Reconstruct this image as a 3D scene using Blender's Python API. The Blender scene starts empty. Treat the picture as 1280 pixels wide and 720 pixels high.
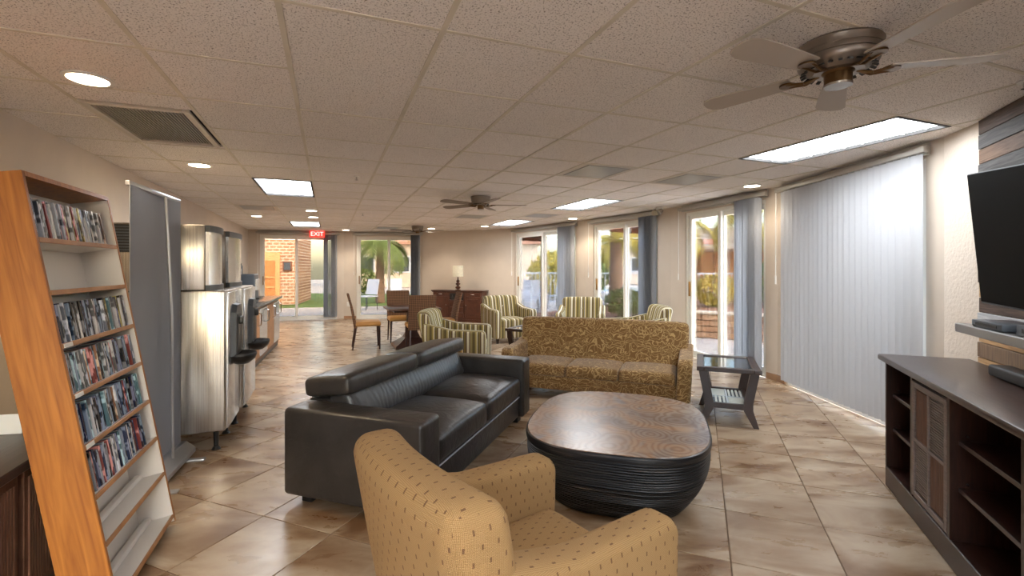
import bpy, bmesh, math, random
from mathutils import Vector, Matrix, Euler
random.seed(7)
scn = bpy.context.scene
COL = scn.collection
PI = math.pi
YAW = math.radians(21.3)          # the room's ceiling grid is turned this much from the view direction
CZ = 1.335                        # camera height
CH = 2.289                        # ceiling height

# ------------------------------------------------------------------ camera, world, sun, exposure
cam_d = bpy.data.cameras.new('camera'); cam = bpy.data.objects.new('camera', cam_d); COL.objects.link(cam)
cam.location = (0, 0, CZ); cam.rotation_euler = (PI/2, 0, 0)
cam_d.sensor_width = 36; cam_d.lens = 588/1280*36; cam_d.shift_y = -25/1280
cam_d.clip_start = 0.02; cam_d.clip_end = 400
scn.camera = cam
scn.view_settings.view_transform = 'Standard'
scn.view_settings.look = 'None'
scn.view_settings.gamma = 1
scn.view_settings.exposure = 2.08
w = bpy.data.worlds.new('sky'); scn.world = w; w.use_nodes = True
nt = w.node_tree; nt.nodes.clear()
sky = nt.nodes.new('ShaderNodeTexSky'); sky.sky_type = 'NISHITA'; sky.sun_disc = False
sky.sun_elevation = math.radians(38); sky.sun_rotation = math.radians(140); sky.air_density = 1.3; sky.dust_density = 2.5
bg = nt.nodes.new('ShaderNodeBackground'); bg.inputs[1].default_value = 0.62
out = nt.nodes.new('ShaderNodeOutputWorld')
nt.links.new(sky.outputs[0], bg.inputs[0]); nt.links.new(bg.outputs[0], out.inputs[0])
sd = bpy.data.lights.new('sun', 'SUN'); sd.energy = 0.35; sd.angle = 0.02; sd.color = (1, .93, .82)
so = bpy.data.objects.new('sun', sd); COL.objects.link(so)
so.rotation_euler = (math.radians(52), 0, math.radians(-12))
TROFFER = 4.8      # radiance of fluorescent diffusers
DOWN = 10.0         # watts of each downlight
LAMPW = 5.0

# ------------------------------------------------------------------ materials
def nmat(name):
    m = bpy.data.materials.new(name); m.use_nodes = True
    t = m.node_tree; b = t.nodes['Principled BSDF']
    return m, t, b
def N(t, typ, **kw):
    n = t.nodes.new(typ)
    for k, v in kw.items():
        if k in n.inputs: n.inputs[k].default_value = v
        else: setattr(n, k, v)
    return n
def L(t, a, b): t.links.new(a, b)
def rgb(r, g, b):                      # sRGB 0-255 to linear
    f = lambda c: (c/255/12.92) if c/255 <= .04045 else ((c/255+.055)/1.055)**2.4
    return (f(r), f(g), f(b), 1)
def ramp(t, stops, interp='LINEAR'):
    n = t.nodes.new('ShaderNodeValToRGB'); cr = n.color_ramp; cr.interpolation = interp
    while len(cr.elements) < len(stops): cr.elements.new(.5)
    for e, (p, c) in zip(cr.elements, stops): e.position = p; e.color = c
    return n
def coord(t, kind='Object', scale=(1, 1, 1), rot=(0, 0, 0), rnd=0):
    tc = t.nodes.new('ShaderNodeTexCoord'); mp = t.nodes.new('ShaderNodeMapping')
    mp.inputs['Scale'].default_value = scale; mp.inputs['Rotation'].default_value = rot
    L(t, tc.outputs[kind], mp.inputs[0])
    if rnd:
        oi = t.nodes.new('ShaderNodeObjectInfo')
        v = N(t, 'ShaderNodeVectorMath', operation='SCALE'); v.inputs[0].default_value = (rnd, rnd*1.7, rnd*.6)
        L(t, oi.outputs['Random'], v.inputs['Scale']); L(t, v.outputs[0], mp.inputs['Location'])
    return mp.outputs[0]
def bump(t, b, h, strength=.3, dist=.01):
    n = N(t, 'ShaderNodeBump', Strength=strength, Distance=dist); L(t, h, n.inputs['Height']); L(t, n.outputs[0], b.inputs['Normal'])
def plain(name, col, rough=.5, metal=0, noise=0, nscale=20, bmp=0, emit=None, es=0, coat=0):
    m, t, b = nmat(name)
    b.inputs['Base Color'].default_value = col; b.inputs['Roughness'].default_value = rough; b.inputs['Metallic'].default_value = metal
    if coat: b.inputs['Coat Weight'].default_value = coat
    if emit: b.inputs['Emission Color'].default_value = emit; b.inputs['Emission Strength'].default_value = es
    if noise or bmp:
        n = N(t, 'ShaderNodeTexNoise', Scale=nscale, Detail=4); L(t, coord(t), n.inputs['Vector'])
        if noise:
            d = [c*(1-noise) for c in col[:3]]+[1]; e = [min(1, c*(1+noise)) for c in col[:3]]+[1]
            r = ramp(t, [(.3, d), (.7, e)]); L(t, n.outputs[0], r.inputs[0]); L(t, r.outputs[0], b.inputs['Base Color'])
        if bmp: bump(t, b, n.outputs[0], bmp, .01)
    return m
def wood(name, c1, c2, rough=.4, scale=(3, 30, 3), rot=(0, 0, 0), rnd=3, kind='Object', b_=.1, coat=0):
    m, t, b = nmat(name)
    v = coord(t, kind, scale, rot, rnd)
    n = N(t, 'ShaderNodeTexNoise', Scale=1.5, Detail=6, Distortion=1.2); L(t, v, n.inputs['Vector'])
    r = ramp(t, [(.3, c1), (.68, c2)]); L(t, n.outputs[0], r.inputs[0]); L(t, r.outputs[0], b.inputs['Base Color'])
    b.inputs['Roughness'].default_value = rough
    if coat: b.inputs['Coat Weight'].default_value = coat
    bump(t, b, n.outputs[0], b_, .004)
    return m

M = {}
M['wall'] = plain('painted_wall', rgb(204, 190, 174), .75, noise=.04, nscale=3, bmp=.05)
def wall_tex():
    m, t, b = nmat('stucco_wall')
    b.inputs['Base Color'].default_value = rgb(218, 205, 190); b.inputs['Roughness'].default_value = .8
    n = N(t, 'ShaderNodeTexNoise', Scale=38, Detail=3); L(t, coord(t), n.inputs['Vector']); bump(t, b, n.outputs[0], .5, .012)
    return m
M['stucco'] = wall_tex()
M['wall_white'] = plain('white_wall', rgb(226, 222, 214), .8)
def ceil_tile():
    m, t, b = nmat('acoustic_tile')
    v = coord(t, 'Object')
    n = N(t, 'ShaderNodeTexNoise', Scale=95, Detail=2, Roughness=.6); L(t, v, n.inputs['Vector'])
    n2 = N(t, 'ShaderNodeTexNoise', Scale=160, Detail=1); L(t, v, n2.inputs['Vector'])
    mx = N(t, 'ShaderNodeMath', operation='MINIMUM'); L(t, n.outputs[0], mx.inputs[0]); L(t, n2.outputs[0], mx.inputs[1])
    r = ramp(t, [(.32, rgb(126, 114, 104)), (.385, rgb(241, 235, 230))]); L(t, mx.outputs[0], r.inputs[0])
    oi = t.nodes.new('ShaderNodeObjectInfo')
    r2 = ramp(t, [(0, (.94, .93, .91, 1)), (1, (1, 1, 1, 1))]); L(t, oi.outputs['Random'], r2.inputs[0])
    mm = N(t, 'ShaderNodeMix', data_type='RGBA', blend_type='MULTIPLY'); mm.inputs[0].default_value = 1
    L(t, r.outputs[0], mm.inputs[6]); L(t, r2.outputs[0], mm.inputs[7])
    L(t, mm.outputs[2], b.inputs['Base Color']); b.inputs['Roughness'].default_value = .95
    bump(t, b, mx.outputs[0], .4, .004)
    return m
M['ctile'] = ceil_tile()
M['grid'] = plain('ceiling_grid_metal', rgb(212, 203, 186), .5, noise=.12, nscale=4)
def floor_tile():
    m, t, b = nmat('travertine_tile')
    g = t.nodes.new('ShaderNodeNewGeometry'); oi = t.nodes.new('ShaderNodeObjectInfo')
    sc_ = N(t, 'ShaderNodeVectorMath', operation='SCALE'); sc_.inputs[0].default_value = (31, 17, 9); L(t, oi.outputs['Random'], sc_.inputs['Scale'])
    ad = N(t, 'ShaderNodeVectorMath', operation='ADD'); L(t, g.outputs['Position'], ad.inputs[0]); L(t, sc_.outputs[0], ad.inputs[1])
    mp = t.nodes.new('ShaderNodeMapping'); mp.inputs['Rotation'].default_value = (0, 0, .7); mp.inputs['Scale'].default_value = (1, 2.2, 1); L(t, ad.outputs[0], mp.inputs[0])
    n = N(t, 'ShaderNodeTexNoise', Scale=2.0, Detail=5, Roughness=.55, Distortion=.5); L(t, mp.outputs[0], n.inputs['Vector'])
    r = ramp(t, [(.32, rgb(118, 86, 58)), (.43, rgb(146, 119, 92)), (.53, rgb(170, 147, 121)), (.64, rgb(188, 170, 146)), (.8, rgb(168, 152, 134))]); L(t, n.outputs[0], r.inputs[0])
    n2 = N(t, 'ShaderNodeTexNoise', Scale=3.4, Detail=6, Roughness=.6, Distortion=.4); L(t, mp.outputs[0], n2.inputs['Vector'])
    r2 = ramp(t, [(.34, rgb(226, 208, 190)), (.58, (1, 1, 1, 1))]); L(t, n2.outputs[0], r2.inputs[0])
    mm = N(t, 'ShaderNodeMix', data_type='RGBA', blend_type='MULTIPLY'); mm.inputs[0].default_value = .45; L(t, r.outputs[0], mm.inputs[6]); L(t, r2.outputs[0], mm.inputs[7])
    L(t, mm.outputs[2], b.inputs['Base Color'])
    rr = N(t, 'ShaderNodeMapRange'); rr.inputs[3].default_value = .2; rr.inputs[4].default_value = .38; L(t, n2.outputs[0], rr.inputs[0]); L(t, rr.outputs[0], b.inputs['Roughness'])
    bump(t, b, n.outputs[0], .12, .01)
    return m
M['ftile'] = floor_tile()
M['grout'] = plain('grout', rgb(112, 88, 66), .9)
M['glass'] = None
def glass(name, tint=(1, 1, 1, 1), refl=1.0):
    m, t, b = nmat(name); t.nodes.remove(b)
    tr = N(t, 'ShaderNodeBsdfTransparent'); tr.inputs[0].default_value = tint
    gl = N(t, 'ShaderNodeBsdfGlossy'); gl.inputs['Roughness'].default_value = .02
    fr = N(t, 'ShaderNodeFresnel', IOR=1.45); mu = N(t, 'ShaderNodeMath', operation='MULTIPLY'); mu.inputs[1].default_value = refl; L(t, fr.outputs[0], mu.inputs[0])
    mx = N(t, 'ShaderNodeMixShader'); L(t, mu.outputs[0], mx.inputs[0]); L(t, tr.outputs[0], mx.inputs[1]); L(t, gl.outputs[0], mx.inputs[2])
    L(t, mx.outputs[0], t.nodes['Material Output'].inputs[0]); return m
M['glass'] = glass('window_glass', (.93, .95, .97, 1), .9)
M['glass_dark'] = glass('dimming_window_glass', (.42, .40, .37, 1), .9)  # tint added on the far doors to dim the bright view outside
M['tglass'] = glass('table_glass', (.78, .86, .88, 1), 1.6)
M['alu'] = plain('white_door_frame', rgb(226, 222, 212), .45)
M['rail'] = plain('track_metal', rgb(178, 174, 166), .4, .4)
M['blind'] = None
def blindm(name, col, tr):
    m, t, b = nmat(name); b.inputs['Base Color'].default_value = col; b.inputs['Roughness'].default_value = .6
    tl = N(t, 'ShaderNodeBsdfTranslucent'); tl.inputs[0].default_value = col
    mx = N(t, 'ShaderNodeMixShader'); mx.inputs[0].default_value = tr
    L(t, b.outputs[0], mx.inputs[1]); L(t, tl.outputs[0], mx.inputs[2]); L(t, mx.outputs[0], t.nodes['Material Output'].inputs[0]); return m
M['blind'] = blindm('white_vinyl_slat', rgb(204, 205, 208), .14)
M['blind_grey'] = blindm('grey_vinyl_slat', rgb(176, 180, 188), .08)
M['blind_dark'] = blindm('dark_vinyl_slat', rgb(146, 150, 158), .05)
M['brass'] = plain('brass_handle', rgb(150, 112, 62), .35, .8)
M['chrome'] = plain('chrome', rgb(205, 205, 205), .15, 1)
M['nickel'] = plain('brushed_nickel', rgb(158, 150, 140), .3, .9)
M['bronze'] = plain('antique_bronze', rgb(110, 84, 54), .35, .8)
M['black'] = plain('black_plastic', rgb(22, 22, 24), .4)
M['dgrey'] = plain('dark_grey_plastic', rgb(70, 76, 84), .4)
M['screen'] = plain('tv_screen', rgb(3, 3, 4), .5); M['screen'].node_tree.nodes['Principled BSDF'].inputs['Specular IOR Level'].default_value = .12
M['red'] = plain('red_sign', rgb(215, 60, 50), .4, emit=rgb(240, 50, 40), es=.5)
M['whitep'] = plain('white_plastic', rgb(232, 230, 224), .4)
M['emit'] = plain('fluorescent_diffuser', rgb(240, 240, 240), .5, emit=(.90, .95, 1, 1), es=TROFFER)
M['emitw'] = plain('warm_lamp_lens', rgb(250, 240, 220), .5, emit=(1, .82, .55, 1), es=14)
M['emitn'] = plain('neutral_lamp_lens', rgb(250, 245, 235), .5, emit=(1, .9, .75, 1), es=8)
M['troff_rib'] = plain('diffuser_rib', rgb(225, 225, 225), .5, emit=(1, .97, .93, 1), es=.16)
M['steel_dark'] = plain('dark_gap', rgb(40, 38, 36), .6)
def leather():
    m, t, b = nmat('black_brown_leather')
    v = coord(t)
    n = N(t, 'ShaderNodeTexNoise', Scale=6, Detail=5); L(t, v, n.inputs['Vector'])
    r = ramp(t, [(.3, rgb(38, 35, 33)), (.7, rgb(56, 51, 48))]); L(t, n.outputs[0], r.inputs[0]); L(t, r.outputs[0], b.inputs['Base Color'])
    b.inputs['Roughness'].default_value = .34
    vo = N(t, 'ShaderNodeTexVoronoi', Scale=220); L(t, v, vo.inputs['Vector'])
    n3 = N(t, 'ShaderNodeTexNoise', Scale=9, Detail=3, Distortion=1.5); L(t, v, n3.inputs['Vector'])
    bp = N(t, 'ShaderNodeBump', Strength=.12, Distance=.003); L(t, vo.outputs[0], bp.inputs['Height'])
    b2 = N(t, 'ShaderNodeBump', Strength=.35, Distance=.012); L(t, n3.outputs[0], b2.inputs['Height']); L(t, bp.outputs[0], b2.inputs['Normal']); L(t, b2.outputs[0], b.inputs['Normal'])
    return m
M['leather'] = leather()
def leather_wrinkle():
    m, t, b = nmat('gathered_leather')
    v = coord(t, 'Object', (1, 1, 1))
    b.inputs['Base Color'].default_value = rgb(56, 53, 52); b.inputs['Roughness'].default_value = .36
    wv = N(t, 'ShaderNodeTexWave', wave_type='BANDS', bands_direction='X'); wv.inputs['Scale'].default_value = 7; wv.inputs['Distortion'].default_value = 9; wv.inputs['Detail'].default_value = 3; L(t, v, wv.inputs['Vector'])
    bump(t, b, wv.outputs[1], .16, .008); return m
M['leather2'] = leather_wrinkle()
def uvn(t, sx, sy):
    u = t.nodes.new('ShaderNodeUVMap'); mp = t.nodes.new('ShaderNodeMapping'); mp.inputs['Scale'].default_value = (sx, sy, 1)
    L(t, u.outputs[0], mp.inputs[0]); return mp.outputs[0]
def mth(t, op, a, b=None, c=None):
    n = N(t, 'ShaderNodeMath', operation=op)
    for i, x in enumerate((a, b, c)):
        if x is None: continue
        if isinstance(x, (int, float)): n.inputs[i].default_value = x
        else: L(t, x, n.inputs[i])
    return n.outputs[0]
def dash_fabric():
    m, t, b = nmat('tan_dash_fabric')
    v = uvn(t, 1, 1); s = N(t, 'ShaderNodeSeparateXYZ'); L(t, v, s.inputs[0]); U, V = s.outputs[0], s.outputs[1]
    row = mth(t, 'FLOOR', mth(t, 'MULTIPLY', V, 29)); off = mth(t, 'MULTIPLY', mth(t, 'MODULO', row, 2), .5)
    fx = mth(t, 'FRACT', mth(t, 'ADD', mth(t, 'MULTIPLY', U, 24), off)); fy = mth(t, 'FRACT', mth(t, 'MULTIPLY', V, 29))
    dx = mth(t, 'LESS_THAN', mth(t, 'ABSOLUTE', mth(t, 'SUBTRACT', fx, .5)), .06); dy = mth(t, 'LESS_THAN', mth(t, 'ABSOLUTE', mth(t, 'SUBTRACT', fy, .5)), .17)
    d = mth(t, 'MULTIPLY', dx, dy)
    wx = mth(t, 'ABSOLUTE', mth(t, 'SINE', mth(t, 'MULTIPLY', U, 900))); wy = mth(t, 'ABSOLUTE', mth(t, 'SINE', mth(t, 'MULTIPLY', V, 900)))
    wv = mth(t, 'MULTIPLY', wx, wy)
    r = ramp(t, [(0, rgb(138, 103, 60)), (.5, rgb(170, 133, 86))]); L(t, wv, r.inputs[0])
    mx = N(t, 'ShaderNodeMix', data_type='RGBA'); L(t, d, mx.inputs[0]); L(t, r.outputs[0], mx.inputs[6]); mx.inputs[7].default_value = rgb(112, 78, 48)
    L(t, mx.outputs[2], b.inputs['Base Color']); b.inputs['Roughness'].default_value = .9
    bump(t, b, wv, .5, .002); return m
M['dash'] = dash_fabric()
def swirl_fabric():
    m, t, b = nmat('gold_leaf_swirl_fabric')
    v = uvn(t, 1, 1)
    n = N(t, 'ShaderNodeTexNoise', Scale=7, Detail=1); L(t, v, n.inputs['Vector'])
    vo = N(t, 'ShaderNodeTexVoronoi', feature='DISTANCE_TO_EDGE', Scale=14)
    ad = N(t, 'ShaderNodeMix', data_type='RGBA', blend_type='LINEAR_LIGHT'); ad.inputs[0].default_value = .12; L(t, v, ad.inputs[6]); L(t, n.outputs[1], ad.inputs[7]); L(t, ad.outputs[2], vo.inputs['Vector'])
    wv = N(t, 'ShaderNodeTexWave', wave_type='RINGS'); wv.inputs['Scale'].default_value = 9; wv.inputs['Distortion'].default_value = 14; wv.inputs['Detail'].default_value = 1.5; wv.inputs['Detail Scale'].default_value = 1.2; L(t, ad.outputs[2], wv.inputs['Vector'])
    e = mth(t, 'LESS_THAN', vo.outputs[0], .022); f = mth(t, 'GREATER_THAN', wv.outputs[1], .9)
    k = mth(t, 'MAXIMUM', e, f)
    mx = N(t, 'ShaderNodeMix', data_type='RGBA'); L(t, k, mx.inputs[0]); mx.inputs[6].default_value = rgb(130, 94, 48); mx.inputs[7].default_value = rgb(194, 160, 106)
    L(t, mx.outputs[2], b.inputs['Base Color']); b.inputs['Roughness'].default_value = .85; b.inputs['Sheen Weight'].default_value = .3
    bump(t, b, k, .3, .003); return m
M['swirl'] = swirl_fabric()
def stripe_fabric(name='striped_fabric', period=.17):
    m, t, b = nmat(name)
    v = uvn(t, 1/period, 1); s = N(t, 'ShaderNodeSeparateXYZ'); L(t, v, s.inputs[0])
    f = mth(t, 'FRACT', s.outputs[0])
    cr, ol, br, li, dk, ye = rgb(226, 218, 190), rgb(130, 114, 66), rgb(100, 76, 54), rgb(162, 146, 96), rgb(78, 66, 46), rgb(190, 168, 104)
    r = ramp(t, [(0, cr), (.16, br), (.22, li), (.34, ol), (.44, dk), (.50, ol), (.60, ye), (.68, cr), (.74, dk), (.80, ol), (.92, br)], 'CONSTANT')
    L(t, f, r.inputs[0]); L(t, r.outputs[0], b.inputs['Base Color']); b.inputs['Roughness'].default_value = .85; return m
M['stripe'] = stripe_fabric()
def burl():
    m, t, b = nmat('burl_tabletop')
    v = coord(t, 'Object')
    n = N(t, 'ShaderNodeTexNoise', Scale=3.2, Detail=5, Distortion=1); L(t, v, n.inputs['Vector'])
    vo = N(t, 'ShaderNodeTexVoronoi', Scale=5.2, Randomness=1); L(t, v, vo.inputs['Vector'])
    wv = mth(t, 'SINE', mth(t, 'ADD', mth(t, 'MULTIPLY', vo.outputs[0], 42), mth(t, 'MULTIPLY', n.outputs[0], 12)))
    r = ramp(t, [(.3, rgb(122, 103, 90)), (.45, rgb(150, 130, 114)), (.58, rgb(164, 132, 104)), (.72, rgb(144, 131, 122))]); L(t, n.outputs[0], r.inputs[0])
    mm = N(t, 'ShaderNodeMix', data_type='RGBA', blend_type='MULTIPLY'); r2 = ramp(t, [(0, rgb(222, 208, 198)), (.8, (1, 1, 1, 1))]); L(t, mth(t, 'MULTIPLY_ADD', wv, .5, .5), r2.inputs[0]); mm.inputs[0].default_value = 1
    L(t, r.outputs[0], mm.inputs[6]); L(t, r2.outputs[0], mm.inputs[7]); L(t, mm.outputs[2], b.inputs['Base Color'])
    b.inputs['Roughness'].default_value = .24; bump(t, b, n.outputs[0], .2, .01); return m
M['burl'] = burl()
def rope():
    m, t, b = nmat('black_bound_rope')
    v = coord(t, 'Object', (2.5, 2.5, 110)); n = N(t, 'ShaderNodeTexNoise', Scale=1.6, Detail=3); L(t, v, n.inputs['Vector'])
    r = ramp(t, [(.5, rgb(26, 25, 26)), (.64, rgb(52, 48, 46)), (.76, rgb(124, 108, 90))]); L(t, n.outputs[0], r.inputs[0]); L(t, r.outputs[0], b.inputs['Base Color']); b.inputs['Roughness'].default_value = .4; return m  # lighter streaks paint highlights onto the dark cords
M['rope'] = rope()
M['espresso'] = wood('espresso_wood', rgb(42, 25, 20), rgb(64, 39, 31), .3, (3, 30, 3))
M['espresso_top'] = wood('espresso_top_laminate', rgb(50, 35, 30), rgb(70, 50, 43), .28, (2.5, 40, 3))
M['cherry'] = wood('cherry_wood', rgb(70, 38, 26), rgb(94, 54, 38), .32, (3, 20, 3))
M['darkwood'] = wood('dark_table_wood', rgb(58, 32, 22), rgb(86, 50, 34), .3, (3, 20, 3))
M['slatwood'] = wood('brown_reeded_wood', rgb(92, 60, 44), rgb(120, 82, 62), .45, (60, 4, 4))
M['slatgrey'] = wood('taupe_reeded_wood', rgb(108, 92, 88), rgb(134, 118, 112), .45, (4, 4, 60))
M['oak'] = wood('golden_oak', rgb(138, 80, 27), rgb(176, 112, 46), .38, (26, 26, 1.6), rnd=0, b_=.05)
M['oak_edge'] = wood('oak_edge_band', rgb(156, 104, 60), rgb(184, 132, 84), .4, (4, 4, 4))
M['melamine'] = plain('white_melamine', rgb(226, 220, 212), .4)
M['weave'] = None
def weave():
    m, t, b = nmat('brown_woven_vinyl'); v = uvn(t, 1, 1); s = N(t, 'ShaderNodeSeparateXYZ'); L(t, v, s.inputs[0])
    a = mth(t, 'SINE', mth(t, 'MULTIPLY', mth(t, 'ADD', s.outputs[0], s.outputs[1]), 110)); c = mth(t, 'SINE', mth(t, 'MULTIPLY', mth(t, 'SUBTRACT', s.outputs[0], s.outputs[1]), 110))
    k = mth(t, 'MULTIPLY', a, c); r = ramp(t, [(.3, rgb(78, 52, 36)), (.7, rgb(128, 92, 64))]); L(t, mth(t, 'MULTIPLY_ADD', k, .5, .5), r.inputs[0])
    L(t, r.outputs[0], b.inputs['Base Color']); b.inputs['Roughness'].default_value = .85; bump(t, b, k, .3, .004); return m
M['weave'] = weave()
M['tan'] = plain('tan_vinyl', rgb(188, 136, 72), .45)
def steel():
    m, t, b = nmat('brushed_stainless'); v = coord(t, 'Object', (40, 40, .6))
    n = N(t, 'ShaderNodeTexNoise', Scale=3, Detail=4); L(t, v, n.inputs['Vector']); r = ramp(t, [(.3, rgb(150, 144, 136)), (.7, rgb(186, 180, 172))]); L(t, n.outputs[0], r.inputs[0])
    L(t, r.outputs[0], b.inputs['Base Color']); b.inputs['Metallic'].default_value = .9; b.inputs['Roughness'].default_value = .26
    v2 = coord(t, 'Object', (3.2, 3.2, .25)); n2 = N(t, 'ShaderNodeTexNoise', Scale=1.6, Detail=1); L(t, v2, n2.inputs['Vector']); bump(t, b, n2.outputs[0], .2, .04)
    return m
M['steel'] = steel()
M['steel_light'] = plain('light_steel_panel', rgb(214, 216, 220), .22, .75)
M['banner'] = plain('grey_banner_back', rgb(146, 150, 158), .55, noise=.04, nscale=2)
M['silver'] = plain('silver_pole', rgb(190, 192, 196), .3, .6)
M['lshade'] = plain('lamp_shade', rgb(224, 218, 196), .8, noise=.1, nscale=30)
M['granite'] = plain('dark_counter', rgb(74, 76, 80), .2, noise=.25, nscale=60)
M['paver'] = plain('patio_concrete', rgb(196, 186, 176), .9, noise=.1, nscale=2)
M['mulch'] = plain('red_brown_ground', rgb(150, 104, 82), .95, noise=.25, nscale=8)
M['grass'] = plain('lawn', rgb(104, 124, 58), .95, noise=.25, nscale=12)
M['water'] = plain('pool_water', rgb(96, 190, 206), .1)
M['beige_out'] = plain('beige_stucco_outside', rgb(208, 190, 170), .9, noise=.05, nscale=4)
M['orange_out'] = plain('orange_stucco_outside', rgb(226, 168, 112), .9, noise=.06, nscale=4)
M['roof_out'] = plain('terracotta_roof', rgb(178, 128, 100), .9, noise=.15, nscale=6)
M['leaf_y'] = plain('yellow_green_leaf', rgb(178, 160, 62), .7, noise=.3, nscale=5)
M['leaf_g'] = plain('green_leaf', rgb(106, 122, 58), .7, noise=.3, nscale=5)
M['bark'] = plain('palm_bark', rgb(134, 108, 88), .95, noise=.3, nscale=14, bmp=.5)
M['beam'] = plain('brown_beam', rgb(128, 74, 44), .7, noise=.1, nscale=6)
M['fencew'] = plain('white_fence_paint', rgb(214, 220, 232), .6)
M['boulder'] = plain('boulder_stone', rgb(150, 128, 112), .9, noise=.2, nscale=6, bmp=.5)
def multi(name, cols, rough=.8, noise=.25, sc=(3, 3, 40), b_=.3, rnd=9):
    m, t, b = nmat(name); oi = t.nodes.new('ShaderNodeObjectInfo')
    r = ramp(t, [(i/len(cols), c) for i, c in enumerate(cols)], 'CONSTANT'); L(t, oi.outputs['Random'], r.inputs[0])
    n = N(t, 'ShaderNodeTexNoise', Scale=1.5, Detail=7, Roughness=.65, Distortion=.6); L(t, coord(t, 'Object', sc, rnd=rnd), n.inputs['Vector'])
    r2 = ramp(t, [(.3, (1-noise*2, 1-noise*2.1, 1-noise*2.2, 1)), (.65, (1, 1, 1, 1))]); L(t, n.outputs[0], r2.inputs[0])
    mm = N(t, 'ShaderNodeMix', data_type='RGBA', blend_type='MULTIPLY'); mm.inputs[0].default_value = 1; L(t, r.outputs[0], mm.inputs[6]); L(t, r2.outputs[0], mm.inputs[7])
    L(t, mm.outputs[2], b.inputs['Base Color']); b.inputs['Roughness'].default_value = rough; bump(t, b, n.outputs[0], b_, .006); return m
M['block'] = multi('retaining_block', [rgb(176, 132, 100), rgb(160, 116, 88), rgb(190, 150, 118), rgb(148, 110, 86)], .9, .15, (6, 6, 6))
PLANKS = {'dark brown': wood('plank_dark_brown', rgb(56, 42, 34), rgb(96, 76, 64), .7, (2.5, 3, 45), rnd=9, b_=.4),
          'charcoal grey': wood('plank_charcoal', rgb(52, 50, 50), rgb(92, 88, 86), .7, (2.5, 3, 45), rnd=9, b_=.4),
          'red brown': wood('plank_red_brown', rgb(84, 62, 48), rgb(122, 96, 76), .7, (2.5, 3, 45), rnd=9, b_=.4),
          'tan': wood('plank_tan', rgb(160, 122, 82), rgb(196, 160, 116), .7, (2.5, 3, 45), rnd=9, b_=.4),
          'pale blue grey': wood('plank_pale_grey', rgb(160, 162, 166), rgb(196, 196, 196), .7, (2.5, 3, 45), rnd=9, b_=.4),
          'mid brown': wood('plank_mid_brown', rgb(104, 82, 64), rgb(140, 114, 88), .7, (45, 3, 2.5), rnd=9, b_=.4)}

# ------------------------------------------------------------------ mesh helpers
def merge(bm, tmp, mat=None):
    if mat is not None: bmesh.ops.transform(tmp, matrix=mat, verts=tmp.verts)
    me = bpy.data.meshes.new('tmp'); tmp.to_mesh(me); tmp.free(); bm.from_mesh(me); bpy.data.meshes.remove(me)
def T(loc=(0, 0, 0), rot=(0, 0, 0)): return Matrix.Translation(loc) @ Euler(rot).to_matrix().to_4x4()
def box(bm, c, s, rot=(0, 0, 0), bev=0, seg=2, taper=None):
    t = bmesh.new(); bmesh.ops.create_cube(t, size=1)
    for v in t.verts:
        v.co = Vector((v.co.x*s[0], v.co.y*s[1], v.co.z*s[2]))
        if taper and v.co.z < 0: v.co.x *= taper; v.co.y *= taper
    if bev: bmesh.ops.bevel(t, geom=t.edges[:], offset=bev, segments=seg, profile=.5, affect='EDGES')
    merge(bm, t, T(c, rot)); return bm
def cyl(bm, p0, p1, r0, r1=None, n=16, caps=True):
    r1 = r0 if r1 is None else r1; p0 = Vector(p0); p1 = Vector(p1); d = p1-p0
    t = bmesh.new(); bmesh.ops.create_cone(t, cap_ends=caps, segments=n, radius1=r0, radius2=r1, depth=d.length)
    q = Vector((0, 0, 1)).rotation_difference(d.normalized()).to_matrix().to_4x4()
    merge(bm, t, Matrix.Translation((p0+p1)/2) @ q); return bm
def lathe(bm, prof, n=24, c=(0, 0, 0)):
    t = bmesh.new(); rings = []
    for r, z in prof: rings.append([t.verts.new((c[0]+r*math.cos(2*PI*i/n), c[1]+r*math.sin(2*PI*i/n), c[2]+z)) for i in range(n)])
    for a, b in zip(rings, rings[1:]):
        for i in range(n): t.faces.new((a[i], a[(i+1) % n], b[(i+1) % n], b[i]))
    for rg in (rings[0], rings[-1]):
        try: t.faces.new(rg)
        except ValueError: pass
    bmesh.ops.remove_doubles(t, verts=t.verts, dist=1e-5)
    bmesh.ops.recalc_face_normals(t, faces=t.faces); merge(bm, t); return bm
def prism(bm, pts, z0, z1, mat=None):
    t = bmesh.new(); lo = [t.verts.new((p[0], p[1], z0)) for p in pts]; hi = [t.verts.new((p[0], p[1], z1)) for p in pts]
    n = len(pts); t.faces.new(hi); t.faces.new(lo[::-1])
    for i in range(n): t.faces.new((lo[i], lo[(i+1) % n], hi[(i+1) % n], hi[i]))
    bmesh.ops.recalc_face_normals(t, faces=t.faces); merge(bm, t, mat); return bm
def tube(bm, pts, r, n=8):
    for a, b in zip(pts, pts[1:]): cyl(bm, a, b, r, r, n)
    return bm
def side_prism(bm, pts, x0, x1, bev=0, seg=3):         # outline given in (y, z), extruded along x
    t = bmesh.new(); lo = [t.verts.new((x0, p[0], p[1])) for p in pts]; hi = [t.verts.new((x1, p[0], p[1])) for p in pts]
    n = len(pts); t.faces.new(hi); t.faces.new(lo[::-1])
    for i in range(n): t.faces.new((lo[i], lo[(i+1) % n], hi[(i+1) % n], hi[i]))
    bmesh.ops.recalc_face_normals(t, faces=t.faces)
    if bev: bmesh.ops.bevel(t, geom=t.edges[:], offset=bev, segments=seg, profile=.5, affect='EDGES')
    merge(bm, t); return bm
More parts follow.
